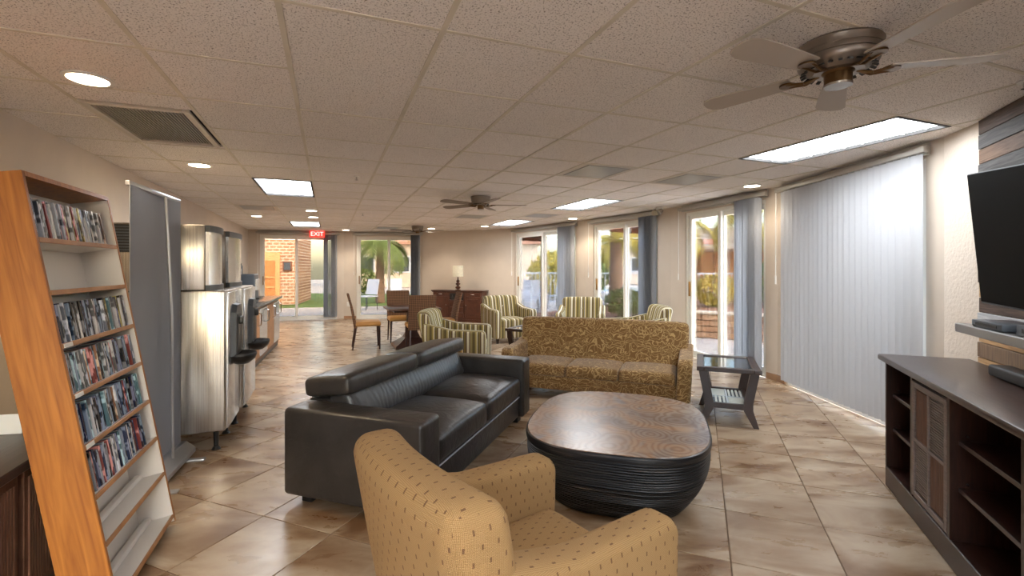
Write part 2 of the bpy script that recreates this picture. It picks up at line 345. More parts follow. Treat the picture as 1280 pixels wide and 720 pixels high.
def cushion(bm, c, s, r=.03, puff=.03, rot=(0, 0, 0), front=.0, cuts=9):
    """pillow box: grid-subdivided cube rounded to radius r with a crown on top"""
    t = bmesh.new(); bmesh.ops.create_cube(t, size=1); bmesh.ops.subdivide_edges(t, edges=t.edges[:], cuts=cuts, use_grid_fill=True)
    hx, hy, hz = s[0]/2, s[1]/2, s[2]/2
    for v in t.verts:
        u = Vector((v.co.x*2, v.co.y*2, v.co.z*2))
        f = lambda k: math.copysign(1-(1-abs(k))**1.6, k)
        p = Vector((f(u.x)*hx, f(u.y)*hy, f(u.z)*hz)); q = Vector((max(-hx+r, min(hx-r, p.x)), max(-hy+r, min(hy-r, p.y)), max(-hz+r, min(hz-r, p.z))))
        d = p-q
        if d.length > 1e-6: p = q + d.normalized()*r*min(1, max(abs(d.x), abs(d.y), abs(d.z))/r)
        ex = max(0, 1-(p.x/hx)**2); ey = max(0, 1-(p.y/hy)**2); ez = max(0, 1-(p.z/hz)**2)
        if p.z > 0: p.z += puff*(ex*ey)**.6
        if p.y > 0: p.y += front*(ex*ez)**.6
        v.co = p
    merge(bm, t, T(c, rot)); return bm
def boxuv(me):
    uv = me.uv_layers.new(name='UVMap') if not me.uv_layers else me.uv_layers[0]
    for p in me.polygons:
        n = p.normal; a = [abs(n.x), abs(n.y)*1.02, abs(n.z)*.98]; k = a.index(max(a))
        for li in p.loop_indices:
            co = me.vertices[me.loops[li].vertex_index].co
            uv.data[li].uv = (co.y, co.z) if k == 0 else ((co.x, co.z) if k == 1 else (co.x, co.y))
def obj(name, bm, mat, parent=None, smooth=True, uv=False, label=None, loc=None, rot=None, ang=40):
    me = bpy.data.meshes.new(name); bm.to_mesh(me); bm.free()
    if mat: me.materials.append(mat)
    if uv: boxuv(me)
    if smooth:
        me.polygons.foreach_set('use_smooth', [True]*len(me.polygons)); me.set_sharp_from_angle(angle=math.radians(ang))
    o = bpy.data.objects.new(name, me); COL.objects.link(o)
    if parent: o.parent = parent
    if loc: o.location = loc
    if rot: o.rotation_euler = rot
    if label: o['label'] = label
    return o
def inst(src, name, parent, loc=(0, 0, 0), rot=(0, 0, 0), scale=None, label=None):
    o = src.copy(); o.name = name; COL.objects.link(o); o.parent = parent; o.location = loc; o.rotation_euler = rot
    if scale: o.scale = scale
    if label: o['label'] = label
    return o
def thing(name, label, cat, loc=(0, 0, 0), rz=0, group=None, kind=None):
    o = bpy.data.objects.new(name, None); o.empty_display_size = .1; COL.objects.link(o); o.location = loc; o.rotation_euler = (0, 0, rz)
    if label: o['label'] = label
    if cat: o['category'] = cat
    if group: o['group'] = group
    if kind: o['kind'] = kind
    return o
def tag(o, label, cat, group=None):
    o['label'] = label; o['category'] = cat
    if group: o['group'] = group
    return o
def dup(root, loc, rz, label=None, group=None):
    r = root.copy(); COL.objects.link(r); r.location = loc; r.rotation_euler = (0, 0, rz)
    if label: r['label'] = label
    if group: r['group'] = group
    for ch in list(root.children):
        c = ch.copy(); COL.objects.link(c); c.parent = r
        for g in list(ch.children):
            d = g.copy(); COL.objects.link(d); d.parent = c
    return r
def struct(name, bm, m, parent=None, smooth=False):
    o = obj(name, bm, m, parent, smooth)
    if not parent: o['kind'] = 'structure'
    return o
def B(): return bmesh.new()
def facing(fx, fy): return math.atan2(-fx, fy)
E1 = Vector((math.cos(YAW), math.sin(YAW))); E2 = Vector((-math.sin(YAW), math.cos(YAW)))
def rc(c, d): return E1*c + E2*d
def clip(poly, conv):                                  # clip polygon by a convex counter-clockwise polygon
    outp = poly
    for a, b in zip(conv, conv[1:]+conv[:1]):
        inp, outp = outp, []
        if not inp: break
        s = lambda p: (b[0]-a[0])*(p[1]-a[1])-(b[1]-a[1])*(p[0]-a[0])
        for i in range(len(inp)):
            p, q = inp[i], inp[(i+1) % len(inp)]; sp, sq = s(p), s(q)
            if sp >= 0: outp.append(p)
            if (sp >= 0) != (sq >= 0):
                k = sp/(sp-sq); outp.append((p[0]+(q[0]-p[0])*k, p[1]+(q[1]-p[1])*k))
    return outp
def area(p): return abs(sum(p[i][0]*p[(i+1) % len(p)][1]-p[(i+1) % len(p)][0]*p[i][1] for i in range(len(p))))/2

# ------------------------------------------------------------------ room shell
# corners, counter-clockwise seen from above
W = dict(BL=(-1.376, -1.5), BR=(1.06, -1.5), PL=(3.05, 3.06), F5=(3.16, 3.44), F4=(3.134, 5.55), F3=(2.535, 7.53), F2=(1.458, 9.42),
         F1=(0.05, 11.45), F0=(-2.40, 12.45), D1=(-4.43, 12.40), D0=(-6.55, 11.68))
ROOM = [W[k] for k in ('BL', 'BR', 'PL', 'F5', 'F4', 'F3', 'F2', 'F1', 'F0', 'D1', 'D0')]
# floor: grout bed and individual tiles
bm = B(); prism(bm, ROOM, -.12, -.004); floor = struct('floor', bm, M['grout'])
fth = math.radians(-21.7); g1 = Vector((math.cos(fth), math.sin(fth))); g2 = Vector((-math.sin(fth), math.cos(fth)))
TW, TD = .4625, .495
tiles = []
for i in range(-26, 16):
    for j in range(-6, 34):
        c0, d0 = .133+TW*i, 2.353-TD*5+TD*j; j_ = .003
        q = [g1*(c0+j_)+g2*(d0+j_), g1*(c0+TW-j_)+g2*(d0+j_), g1*(c0+TW-j_)+g2*(d0+TD-j_), g1*(c0+j_)+g2*(d0+TD-j_)]
        q = clip([tuple(p) for p in q], ROOM)
        if len(q) >= 3 and area(q) > .004:
            cx = sum(p[0] for p in q)/len(q); cy = sum(p[1] for p in q)/len(q)
            tiles.append((q, cx, cy))
vis = lambda cx, cy: cy > .9 and abs(cx)/cy < 1.25
tiles.sort(key=lambda t: (not vis(t[1], t[2]), math.hypot(t[1], t[2])))
shared = None
rest = B()
for n, (q, cx, cy) in enumerate(tiles):
    full = abs(area(q)-(TW-.006)*(TD-.006)) < 1e-5
    if n < 298:
        if full:
            if shared is None:
                b0 = B(); box(b0, (0, 0, -.004), (TW-.006, TD-.006, .008), bev=.0015, seg=1); sh = obj('floor_tile', b0, M['ftile'], floor, smooth=False); shared = sh
                sh.location = (cx, cy, 0); sh.rotation_euler = (0, 0, fth)
            else:
                inst(shared, 'floor_tile', floor, (cx, cy, 0), (0, 0, fth))
        else:
            b0 = B(); prism(b0, [(p[0]-cx, p[1]-cy) for p in q], -.008, 0); obj('floor_tile', b0, M['ftile'], floor, smooth=False, loc=(cx, cy, 0))
    else: prism(rest, q, -.008, 0)
o = obj('floor_tiles_beyond', rest, M['ftile'], floor, smooth=False); o.name = 'floor_tile_field'; o['kind'] = 'stuff'

# ceiling: slab, T-bar grid and lay-in tiles, in room-grid coordinates
def to_cd(p): v = Vector(p); return (v.dot(E1), v.dot(E2))
RCD = [to_cd(p) for p in ROOM]
bm = B(); prism(bm, RCD, CH+.04, CH+.16); ceiling = struct('ceiling', bm, M['steel_dark']); ceiling.rotation_euler = (0, 0, YAW)
cl = [-3.07, -2.49, -1.92, -1.34, -.76, -.17, .43, 1.02, 1.60, 2.18, 2.76, 3.33, 3.90, 4.47, 5.05, 5.63, 6.2]
dl = [1.865+.625*k for k in range(-5, 21)]
TROF = [(3.33, 1.865, 3.115), (-.76, 5.615, 6.865), (-.76, 10.615, 11.865), (3.33, 5.615, 6.865), (3.33, 8.74, 9.99), (-.17, -1.26, -.01), (1.60, -.635, .615)]  # last pair are unseen lamps added to light the room behind the camera
def cell_of(c, d):
    ci = max(i for i, x in enumerate(cl) if x <= c+.02); di = max(i for i, x in enumerate(dl) if x <= d+.02); return ci, di
VENTS = [(-1.34, 3.115+.3), (-1.34, 8.115+.3), (2.18, 3.74), (3.33, 3.74), (1.02, 11.24), (2.18, 8.115), (3.33, 7.49)]
skip = set()
for c, d0, d1 in TROF:
    a, b_ = cell_of(c, d0); skip |= {(a, b_), (a, b_+1)}
for c, d in VENTS: skip.add(cell_of(c, d))
va = cell_of(-1.34, 3.115); skip |= {va, (va[0], va[1]+1)}
skip.discard(cell_of(-1.34, 3.115)) if False else None
long_cell = cell_of(-.17, 1.865)
tl = []
for i in range(len(cl)-1):
    for j in range(len(dl)-1):
        if (i, j) in skip: continue
        d1 = dl[j+1]
        if (i, j) == long_cell: d1 = dl[j+2]
        if (i, j) == (long_cell[0], long_cell[1]+1): continue
        m_ = .007
        q = clip([(cl[i]+m_, dl[j]+m_), (cl[i+1]-m_, dl[j]+m_), (cl[i+1]-m_, d1-m_), (cl[i]+m_, d1-m_)], RCD)
        if len(q) >= 3 and area(q) > .003: tl.append(q)
def wdist(q):
    cx = sum(p[0] for p in q)/len(q); cy = sum(p[1] for p in q)/len(q); v = E1*cx+E2*cy
    return (0 if v.y > .3 else 50)+v.length
tl.sort(key=wdist); rest = B()
for n, q in enumerate(tl):
    dz = random.uniform(-.002, .002)
    if n < 298:
        cx = sum(p[0] for p in q)/len(q); cy = sum(p[1] for p in q)/len(q)
        b0 = B(); prism(b0, [(p[0]-cx, p[1]-cy) for p in q], 0, .016); obj('ceiling_tile', b0, M['ctile'], ceiling, smooth=False, loc=(cx, cy, CH+.004+dz))
    else: prism(rest, q, CH+.004, CH+.02)
if rest.verts: o = obj('ceiling_tile_field', rest, M['ctile'], ceiling, smooth=False); o['kind'] = 'stuff'
else: rest.free()
for x in cl:
    q = clip([(x-.011, -6), (x+.011, -6), (x+.011, 20), (x-.011, 20)], RCD)
    if len(q) >= 3: b0 = B(); prism(b0, q, CH-.001, CH+.012); obj('grid_bar', b0, M['grid'], ceiling, smooth=False)
inner = set()
for y in dl:
    b0 = B(); any_ = False
    for i in range(len(cl)-1):
        hole = False
        for c, d0, d1 in TROF:
            if abs(cl[i]-c) < .03 and d0+.1 < y < d1-.1: hole = True
        if abs(cl[i]+1.34) < .03 and 3.3 < y < 4.3: hole = True
        if abs(cl[i]+.17) < .03 and 2.0 < y < 3.0: hole = True
        if hole: continue
        q = clip([(cl[i]+.011, y-.009), (cl[i+1]-.011, y-.009), (cl[i+1]-.011, y+.009), (cl[i]+.011, y+.009)], RCD)
        if len(q) >= 3: prism(b0, q, CH, CH+.011); any_ = True
    if any_: obj('cross_bar', b0, M['grid'], ceiling, smooth=False)
    else: b0.free()

# walls with door openings
CEN = Vector((-.5, 5.5))
def frame_of(a, b):
    a = Vector(a); b = Vector(b); t = (b-a).normalized(); n = Vector((-t.y, t.x))
    if n.dot(CEN-a) < 0: n = -n
    return a, b, t, n
def wall(name, a, b, mat, opening=None, th=.16):
    a, b, t, n = frame_of(a, b); Lg = (b-a).length; bm = B()
    def pc(s0, s1, z0, z1):
        prism(bm, [tuple(a+t*s0), tuple(a+t*s1), tuple(a+t*s1-n*th), tuple(a+t*s0-n*th)], z0, z1)
    if opening:
        s0, s1, h = opening; pc(0, s0, -.12, CH+.16); pc(s1, Lg, -.12, CH+.16); pc(s0, s1, h, CH+.16)
    else: pc(0, Lg, -.12, CH+.16)
    return struct(name, bm, mat)
def fl(a, b): return (Vector(b)-Vector(a)).length
DH = 2.17
F = {}
def facet(name, a, b, t0, t1, mat=None):
    l = fl(a, b); wall(name, a, b, mat or M['wall'], (t0*l, t1*l, DH)); return (a, b, t0*l, t1*l)
wall('wall_left', W['D0'], W['BL'], M['wall'])
D = {}
D[1] = facet('wall_far_left', W['D0'], W['D1'], .115, .925)
D[2] = facet('wall_far', W['D1'], W['F0'], .16, .985)
wall('wall_far_right', W['F0'], W['F1'], M['wall'])
D[3] = facet('wall_right_far', W['F1'], W['F2'], .033, .895)
D[4] = facet('wall_right_middle', W['F2'], W['F3'], .125, .877)
D[5] = facet('wall_right', W['F3'], W['F4'], .183, .915)
D[6] = facet('wall_right_near', W['F4'], W['F5'], .08, .93)
wall('wall_right_front', W['F5'], W['PL'], M['stucco'])
wall('wall_right_back', W['PL'], W['BR'], M['stucco'])
D[7] = facet('wall_back', W['BR'], W['BL'], .25, .85)  # unseen glass door behind the camera, added to bring in daylight

def door(num, a, b, s0, s1, mull, brass=True, handle_side=0):
    a, b, t, n = frame_of(a, b); flip = -1 if t.cross(n) < 0 else 1
    rz = math.atan2(t.y, t.x); w_ = s1-s0; p = a+t*s0-n*.08
    r = thing('door_%d' % num, None, None, (p.x, p.y, 0), rz, kind='structure')
    sgn = 1 if Vector((-t.y, t.x)).dot(n) > 0 else -1        # +y local towards the room if sgn=1
    bm = B(); f = .045
    box(bm, (f/2, 0, DH/2), (f, .13, DH)); box(bm, (w_-f/2, 0, DH/2), (f, .13, DH)); box(bm, (w_/2, 0, DH-f/2), (w_-2*f, .13, f)); box(bm, (w_/2, 0, .015), (w_-2*f, .13, .03))
    obj('door_frame', bm, M['alu'], r, smooth=False)
    xm = mull*w_
    for k, (x0, x1, yo) in enumerate(((f, xm+.03, .03*sgn), (xm-.03, w_-f, -.03*sgn))):
        bm = B(); s = .055; z0, z1 = .03, DH-f
        box(bm, (x0+s/2, yo, (z0+z1)/2), (s, .04, z1-z0), bev=.004, seg=1); box(bm, (x1-s/2, yo, (z0+z1)/2), (s, .04, z1-z0), bev=.004, seg=1)
        box(bm, ((x0+x1)/2, yo, z0+.035), (x1-x0-2*s, .038, .07)); box(bm, ((x0+x1)/2, yo, z1-.03), (x1-x0-2*s, .038, .06))
        pn = obj('sliding_panel', bm, M['alu'], r, smooth=False)
        bm = B(); box(bm, ((x0+x1)/2, yo, (z0+z1)/2), (x1-x0-2*s, .008, z1-z0-.13)); obj('glass_pane', bm, M['glass_dark' if num < 3 else 'glass'], pn, smooth=False)
        if k == 0:
            bm = B(); box(bm, (x0+s/2, yo+sgn*.035, 1.02), (.022, .03, .22), bev=.006); obj('door_handle', bm, M['brass'] if brass else M['steel_dark'], pn, label='brown grip handle')
    return r, t, n, sgn, w_
MULL = {1: .46, 2: .5, 3: .46, 4: .5, 5: .45, 6: .5, 7: .5}
# blinds
def blinds(num, st0, st1, nsl, mat, label, closed=False, full=None, name='vertical_blind'):
    a, b, s0, s1 = D[num]; a, b, t, n = frame_of(a, b); w_ = s1-s0
    p = a+t*(s0-.05)+n*.07; rz = math.atan2(t.y, t.x); sgn = 1 if Vector((-t.y, t.x)).dot(n) > 0 else -1
    r = thing(name, label, 'blind', (p.x, p.y, 0), rz)
    bm = B(); box(bm, ((w_+.1)/2, 0, 2.225), (w_+.16, .045, .045), bev=.006); obj('headrail', bm, M['rail'], r)
    bm = B(); box(bm, ((w_+.1)/2, -sgn*.045, 2.235), (w_+.1, .03, .09)); obj('rail_bracket', bm, M['rail'], r, smooth=False)
    zt, zb = 2.195, .06; wv = .089
    bm = B()
    nn = 5
    pts = [(-wv/2+wv*i/nn, .013*math.cos(PI*(i/nn-.5))) for i in range(nn+1)]
    poly = pts+[(x, y-.0012) for x, y in pts[::-1]]
    prism(bm, poly, zb, zt)
    box(bm, (0, .006, zt+.008), (.012, .008, .025))
    me_o = obj('slat', bm, mat, r)
    for i in range(nsl):
        x = st0*w_+(st1-st0)*w_*(i+.5)/nsl+.05
        rot = (math.radians(15)+random.uniform(-.07, .07))*1 if closed else math.radians(72)+random.uniform(-.12, .12)
        if i == 0: me_o.location = (x, 0, 0); me_o.rotation_euler = (0, 0, rot)
        else: inst(me_o, 'slat', r, (x, random.uniform(-.002, .002), 0), (0, 0, rot))
    bm = B(); cyl(bm, (.02, sgn*.03, 2.2), (.02, sgn*.035, 1.25), .005, n=8); cyl(bm, (.02, sgn*.035, 1.25), (.02, sgn*.035, 1.15), .009, n=8)
    obj('wand', bm, M['whitep'], r)
    return r
for k in D: door(k, *D[k], MULL[k])  # the last door, in the back wall, is the added daylight opening
blinds(1, .82, 1.0, 9, M['blind_grey'], 'grey vertical blind stacked open beside the far exit door')
blinds(2, .86, 1.0, 8, M['blind_dark'], 'dark grey vertical blind stacked open left of the lamp wall')
blinds(3, .78, 1.0, 10, M['blind_grey'], 'grey vertical blind stacked open at the glass door right of the sideboard')
blinds(4, .8, 1.0, 10, M['blind_dark'], 'grey vertical blind stacked open under the motion sensor')
blinds(5, .74, .98, 12, M['blind_grey'], 'grey vertical blind stacked open behind the glass topped end table')
blinds(6, .02, 1.02, 25, M['blind'], 'wide white vertical blind drawn closed over the nearest door', closed=True)

# baseboards as tile strips
def skirting(name, a, b, s0, s1):
    a, b, t, n = frame_of(a, b); l = (b-a).length; s1 = l if s1 is None else s1
    bm = B(); prism(bm, [tuple(a+t*s0), tuple(a+t*s1), tuple(a+t*s1+n*.012), tuple(a+t*s0+n*.012)], 0, .075); struct(name, bm, M['skirt'])
M['skirt'] = plain('skirting_tile', rgb(160, 122, 92), .35, noise=.15, nscale=6)
skirting('baseboard_left', W['D0'], W['BL'], 0, None)
skirting('baseboard_far_left', W['D1'], W['F0'], 0, .16*fl(W['D1'], W['F0']))
skirting('baseboard_far_right', W['F0'], W['F1'], 0, None)
skirting('baseboard_right_middle', W['F1'], W['F2'], .9*fl(W['F1'], W['F2']), None)
skirting('baseboard_right_middle_start', W['F2'], W['F3'], 0, .12*fl(W['F2'], W['F3']))
skirting('baseboard_right_middle_end', W['F2'], W['F3'], .885*fl(W['F2'], W['F3']), None)
skirting('baseboard_right_start', W['F3'], W['F4'], 0, .175*fl(W['F3'], W['F4']))
skirting('baseboard_right', W['F3'], W['F4'], .925*fl(W['F3'], W['F4']), None)
skirting('baseboard_right_near', W['F4'], W['F5'], 0, .075*fl(W['F4'], W['F5']))
skirting('baseboard_right_front', W['F5'], W['PL'], 0, None)

# plank cladding on the TV wall: every plank an object
a, b, t, n = frame_of(W['PL'], W['BR']); prz = math.atan2(t.y, t.x); psg = 1 if Vector((-t.y, t.x)).dot(n) > 0 else -1
pk = thing('wood_wall', None, None, (a.x, a.y, 0), prz, kind='structure'); pk.name = 'trim_1'
order = ['dark brown', 'charcoal grey', 'red brown', 'charcoal grey', 'dark brown', 'tan', 'red brown', 'dark brown', 'charcoal grey', 'mid brown', 'dark brown',
         'tan', 'dark brown', 'pale blue grey', 'tan', 'mid brown', 'tan', 'dark brown', 'tan', 'red brown', 'charcoal grey', 'tan', 'mid brown', 'tan']
ph = CH/24
for i in range(24):
    z = CH-ph*(i+.5); x = 0; first = True
    while x < 4.4:
        l = random.uniform(.7, 1.5) if not first else random.uniform(.5, 1.5); l = min(l, 4.45-x)
        kind = order[i] if first else random.choice(list(PLANKS)); first = False
        th = random.uniform(.016, .026)
        bm = B(); box(bm, (0, 0, 0), (l-.003, th, ph-.004), bev=.002, seg=1)
        obj('plank', bm, PLANKS[kind], pk, smooth=False, loc=(x+l/2+.02, psg*(th/2+.001), z), label=kind+' weathered plank'); x += l

# outlet
def outlet(a, b, s, z, label):
    a, b, t, n = frame_of(a, b); p = a+t*s+n*.006
    r = thing('wall_outlet', label, 'outlet', (p.x, p.y, z), math.atan2(t.y, t.x))
    bm = B(); box(bm, (0, 0, 0), (.08, .012, .12), bev=.004); obj('cover_plate', bm, M['whitep'], r)
    for dz in (-.028, .028):
        bm = B(); box(bm, (0, -.008, dz), (.032, .006, .028), bev=.003); obj('socket', bm, M['melamine'], r)
outlet(W['D1'], W['F0'], .12, .38, 'white wall outlet between the two far glass doors')

# ------------------------------------------------------------------ ceiling fittings
def place_cd(c, d, z): v = rc(c, d); return (v.x, v.y, z)
tlabels = ['long fluorescent ceiling panel above the closed white blinds', 'fluorescent ceiling panel nearest above the ice machines', 'small looking fluorescent panel in front of the exit sign',
           'fluorescent ceiling panel above the patterned gold sofa', 'most distant fluorescent panel near the lamp wall', 'added unseen fluorescent panel behind the camera, left', 'added unseen fluorescent panel behind the camera, right']
for (c, d0, d1), lb in zip(TROF, tlabels):
    ci = cell_of(c, d0)[0]; wd = cl[ci+1]-cl[ci]; ln = d1-d0
    r = thing('ceiling_light', lb, 'ceiling light', place_cd(cl[ci]+wd/2, (d0+d1)/2, CH), YAW, 'fluorescent panels in the ceiling')
    bm = B()
    for s in (-1, 1): box(bm, (s*(wd/2-.012), 0, .006), (.02, ln-.012, .022)); box(bm, (0, s*(ln/2-.016), .006), (wd-.044, .02, .022))
    obj('frame', bm, M['steel_dark'], r, smooth=False)
    bm = B(); box(bm, (0, 0, .022), (wd-.04, ln-.04, .004)); obj('diffuser', bm, M['emit'], r, smooth=False)
    bm = B()
    for k in range(1, 3): box(bm, (-wd/2+wd*k/3, 0, .014), (.009, ln-.04, .01))
    for k in range(1, 9): box(bm, (0, -ln/2+ln*k/9, .014), (wd-.04, .008, .01))
    obj('louvre', bm, M['troff_rib'], r, smooth=False)
M['vent'] = plain('vent_metal', rgb(196, 186, 172), .4, .2)
M['vdark'] = plain('vent_recess', rgb(56, 58, 66), .7)
M['vgrey'] = plain('grey_diffuser', rgb(150, 148, 146), .35, .6)
# big slatted return grille
def grille(c0, c1, d0, d1, label):
    wd, ln = c1-c0, d1-d0
    r = thing('ceiling_vent', label, 'vent', place_cd((c0+c1)/2, (d0+d1)/2, CH), YAW)
    bm = B()
    for s in (-1, 1): box(bm, (s*(wd/2-.02), 0, 0), (.04, ln, .02), bev=.003, seg=1); box(bm, (0, s*(ln/2-.02), 0), (wd-.08, .04, .02), bev=.003, seg=1)
    obj('frame', bm, M['vent'], r, smooth=False)
    bm = B(); box(bm, (0, 0, .03), (wd-.06, ln-.06, .006)); obj('backing', bm, M['vdark'], r, smooth=False)
    nb = int((wd-.08)/.0175); bm = B(); box(bm, (0, 0, 0), (.004, ln-.08, .012)); s0 = obj('slat', bm, M['vent'], r, smooth=False)
    for k in range(nb):
        x = -wd/2+.045+(wd-.09)*k/(nb-1)
        if k == 0: s0.location = (x, 0, .006); s0.rotation_euler = (0, math.radians(-20), 0)
        else: inst(s0, 'slat', r, (x, 0, .006), (0, math.radians(-20), 0))
grille(-1.33, -.79, 3.38, 4.28, 'big slatted air return grille above the disc shelf')
bm = B()
for (x0, x1, y0, y1) in ((-1.333, -.767, 3.122, 3.37), (-1.333, -.767, 4.29, 4.358)): box(bm, ((x0+x1)/2, (y0+y1)/2, CH+.012), (x1-x0, y1-y0, .016))
obj('ceiling_tile', bm, M['ctile'], ceiling, smooth=False)
def diffuser(c, d, label):
    ci, di = cell_of(c, d); wd = cl[ci+1]-cl[ci]; ln = .625
    r = thing('ceiling_vent', label, 'vent', place_cd(cl[ci]+wd/2, dl[di]+ln/2, CH), YAW, 'flat air diffusers in the ceiling')
    bm = B()
    for s in (-1, 1): box(bm, (s*(wd/2-.03), 0, .004), (.05, ln-.02, .012)); box(bm, (0, s*(ln/2-.03), .004), (wd-.11, .05, .012))
    obj('frame', bm, M['vent'], r, smooth=False)
    bm = B(); box(bm, (0, 0, .022), (wd-.04, ln-.04, .004)); obj('backing', bm, M['vdark'], r, smooth=False)
    bm = B(); box(bm, (0, 0, .0), (wd-.13, ln-.13, .006), bev=.002, seg=1); obj('deflector_plate', bm, M['vgrey'], r, smooth=False)
diffuser(-1.34, 8.415, 'air diffuser above the coffee counter')
diffuser(2.18, 3.74, 'grey square air diffuser left of the pair over the gold sofa')
diffuser(3.33, 3.74, 'grey square air diffuser beside the long ceiling light')
diffuser(1.02, 11.24, 'dark air diffuser above the second far glass door')
diffuser(2.18, 8.115, 'air diffuser behind the middle ceiling fan blades')
diffuser(3.33, 7.49, 'pale air diffuser beyond the middle ceiling fan')
def downlight(x, y, label, warm=True, r=.085, power=DOWN, cone=125):
    t_ = thing('recessed_light', label, 'ceiling light', (x, y, CH), 0, 'recessed round downlights')
    bm = B(); lathe(bm, [(r*1.22, 0), (r*1.22, -.006), (r, -.009), (r*.97, .0)], 32); obj('trim_ring', bm, M['whitep'], t_)
    bm = B(); lathe(bm, [(r*.97, -.002), (r*.9, -.005), (.001, -.0055)], 32); obj('lens', bm, M['emitw'] if warm else M['emitn'], t_)
    ld = bpy.data.lights.new('bulb', 'SPOT'); ld.energy = power; ld.spot_size = math.radians(cone); ld.spot_blend = .6; ld.shadow_soft_size = .05
    ld.color = (1, .78, .5) if warm else (1, .86, .68)
    lo = bpy.data.objects.new('bulb', ld); COL.objects.link(lo); lo.parent = t_; lo.location = (0, 0, -.03)
downlight(-2.132, 2.366, 'round warm downlight nearest, beside the slatted grille', power=DOWN*1.2)
downlight(-2.89, 4.347, 'round warm downlight over the first ice machine')
downlight(-3.33, 7.8, 'round downlight in front of the exit sign, upper of the two', warm=False)
downlight(-4.67, 8.6, 'round downlight over the coffee counter', warm=False)
downlight(-3.72, 8.8, 'dim round downlight in front of the exit sign, lower of the two', warm=False, power=2)
downlight(-4.15, 11.75, 'round downlight near the wall between the far doors', warm=False)
downlight(-1.95, 11.35, 'round downlight washing the lamp wall on its left', warm=False)
downlight(-.62, 10.7, 'round downlight washing the lamp wall on its right', warm=False)
downlight(1.17, 9.05, 'round downlight at the pillar right of the middle glass door', warm=False)
downlight(2.78, 5.45, 'round downlight at the corner of the closed white blinds', warm=False, power=4)

M['blade'] = plain('fan_blade', rgb(128, 112, 98), .45, noise=.1)
M['fanmetal'] = plain('pewter_fan_metal', rgb(140, 130, 120), .35, .75)
def fan(loc, rz, label, sc=1.0, r_=.165, bmat=None):
    t_ = thing('ceiling_fan', label, 'ceiling fan', (loc[0], loc[1], CH), rz)
    k = r_
    bm = B(); lathe(bm, [(.001, 0), (k*1.0, 0), (k*1.03, -.008), (k, -.026), (k*1.0, -.036), (k*.985, -.038), (k*.985, -.058), (k*.95, -.060), (k*.95, -.078), (k*.9, -.092), (k*.62, -.112), (k*.6, -.115), (.001, -.115)], 40)
    h = obj('motor_housing', bm, M['fanmetal'], t_)
    bm = B()
    for i in range(24):
        a_ = 2*PI*i/24; rr = k*.79; box(bm, (rr*math.cos(a_), rr*math.sin(a_), -.104), (k*.2, .014, .006), rot=(0, .42, a_))
    obj('vent_slot', bm, M['steel_dark'], h, smooth=False)
    bm = B(); lathe(bm, [(k*.4, -.112), (k*.36, -.122), (k*.33, -.124), (k*.33, -.165), (k*.3, -.17), (.001, -.171)], 28); obj('switch_housing', bm, M['bronze'], t_)
    bm = B(); lathe(bm, [(k*.34, -.166), (k*.33, -.174), (.001, -.176)], 28); obj('bottom_cap', bm, M['nickel'], t_)
    for i in range(5):
        a_ = 2*PI*i/5
        bm = B(); tube(bm, [(k*.45, 0, -.112), (k*.8, .012, -.128), (k*1.25, .022, -.116)], .006, 8); tube(bm, [(k*.45, 0, -.112), (k*.8, -.012, -.128), (k*1.25, -.022, -.116)], .006, 8)
        cyl(bm, (k*1.25, 0, -.12), (k*1.25, 0, -.112), .034, n=20)
        br = obj('blade_bracket', bm, M['bronze'], t_, rot=(0, 0, a_))
        bm = B(); L0, L1 = k*1.15, .62*sc
        pts = [(L0, -.045), (L0+.12, -.055), (L1-.06, -.066), (L1-.015, -.05), (L1, -.02), (L1, .02), (L1-.015, .05), (L1-.06, .066), (L0+.12, .055), (L0, .045)]
        prism(bm, pts, -.003, .003, Matrix.Translation((0, 0, -.108)) @ Euler((math.radians(9), 0, 0)).to_matrix().to_4x4())
        obj('blade', bm, bmat or M['blade'], t_, rot=(0, 0, a_), smooth=False)
    return t_
fan((1.40, 2.02), math.radians(59), 'large nearby ceiling fan with pewter vented housing at upper right', sc=.95, r_=.158, bmat=plain('pale_taupe_blade', rgb(176, 164, 150), .45))
fan((-.42, 6.3), math.radians(5), 'middle ceiling fan with spread brown blades above the dining table', r_=.13)
fan((-2.15, 10.7), math.radians(-10), 'farthest ceiling fan in front of the second far glass door', r_=.13)

def sprinkler(x, y, label, s=1):
    t_ = thing('sprinkler_head', label, 'sprinkler', (x, y, CH), 0, 'fire sprinklers')
    bm = B(); cyl(bm, (0, 0, 0), (0, 0, -.006), .03*s, n=20); obj('escutcheon', bm, M['whitep'], t_)
    bm = B(); cyl(bm, (0, 0, -.006), (0, 0, -.035), .008*s, n=10); cyl(bm, (0, 0, -.04), (0, 0, -.037), .016*s, n=14); obj('deflector', bm, M['chrome'], t_)
sprinkler(2.62, 2.4, 'small white sprinkler on the ceiling right of the near fan', 1.1)
sprinkler(-1.62, 4.9, 'small sprinkler on the ceiling right of the first ice machine light')
sprinkler(-2.6, 8.2, 'distant small sprinkler on the ceiling before the exit sign')
sprinkler(2.4, 3.75, 'tiny sprinkler on the ceiling left of the white blinds')
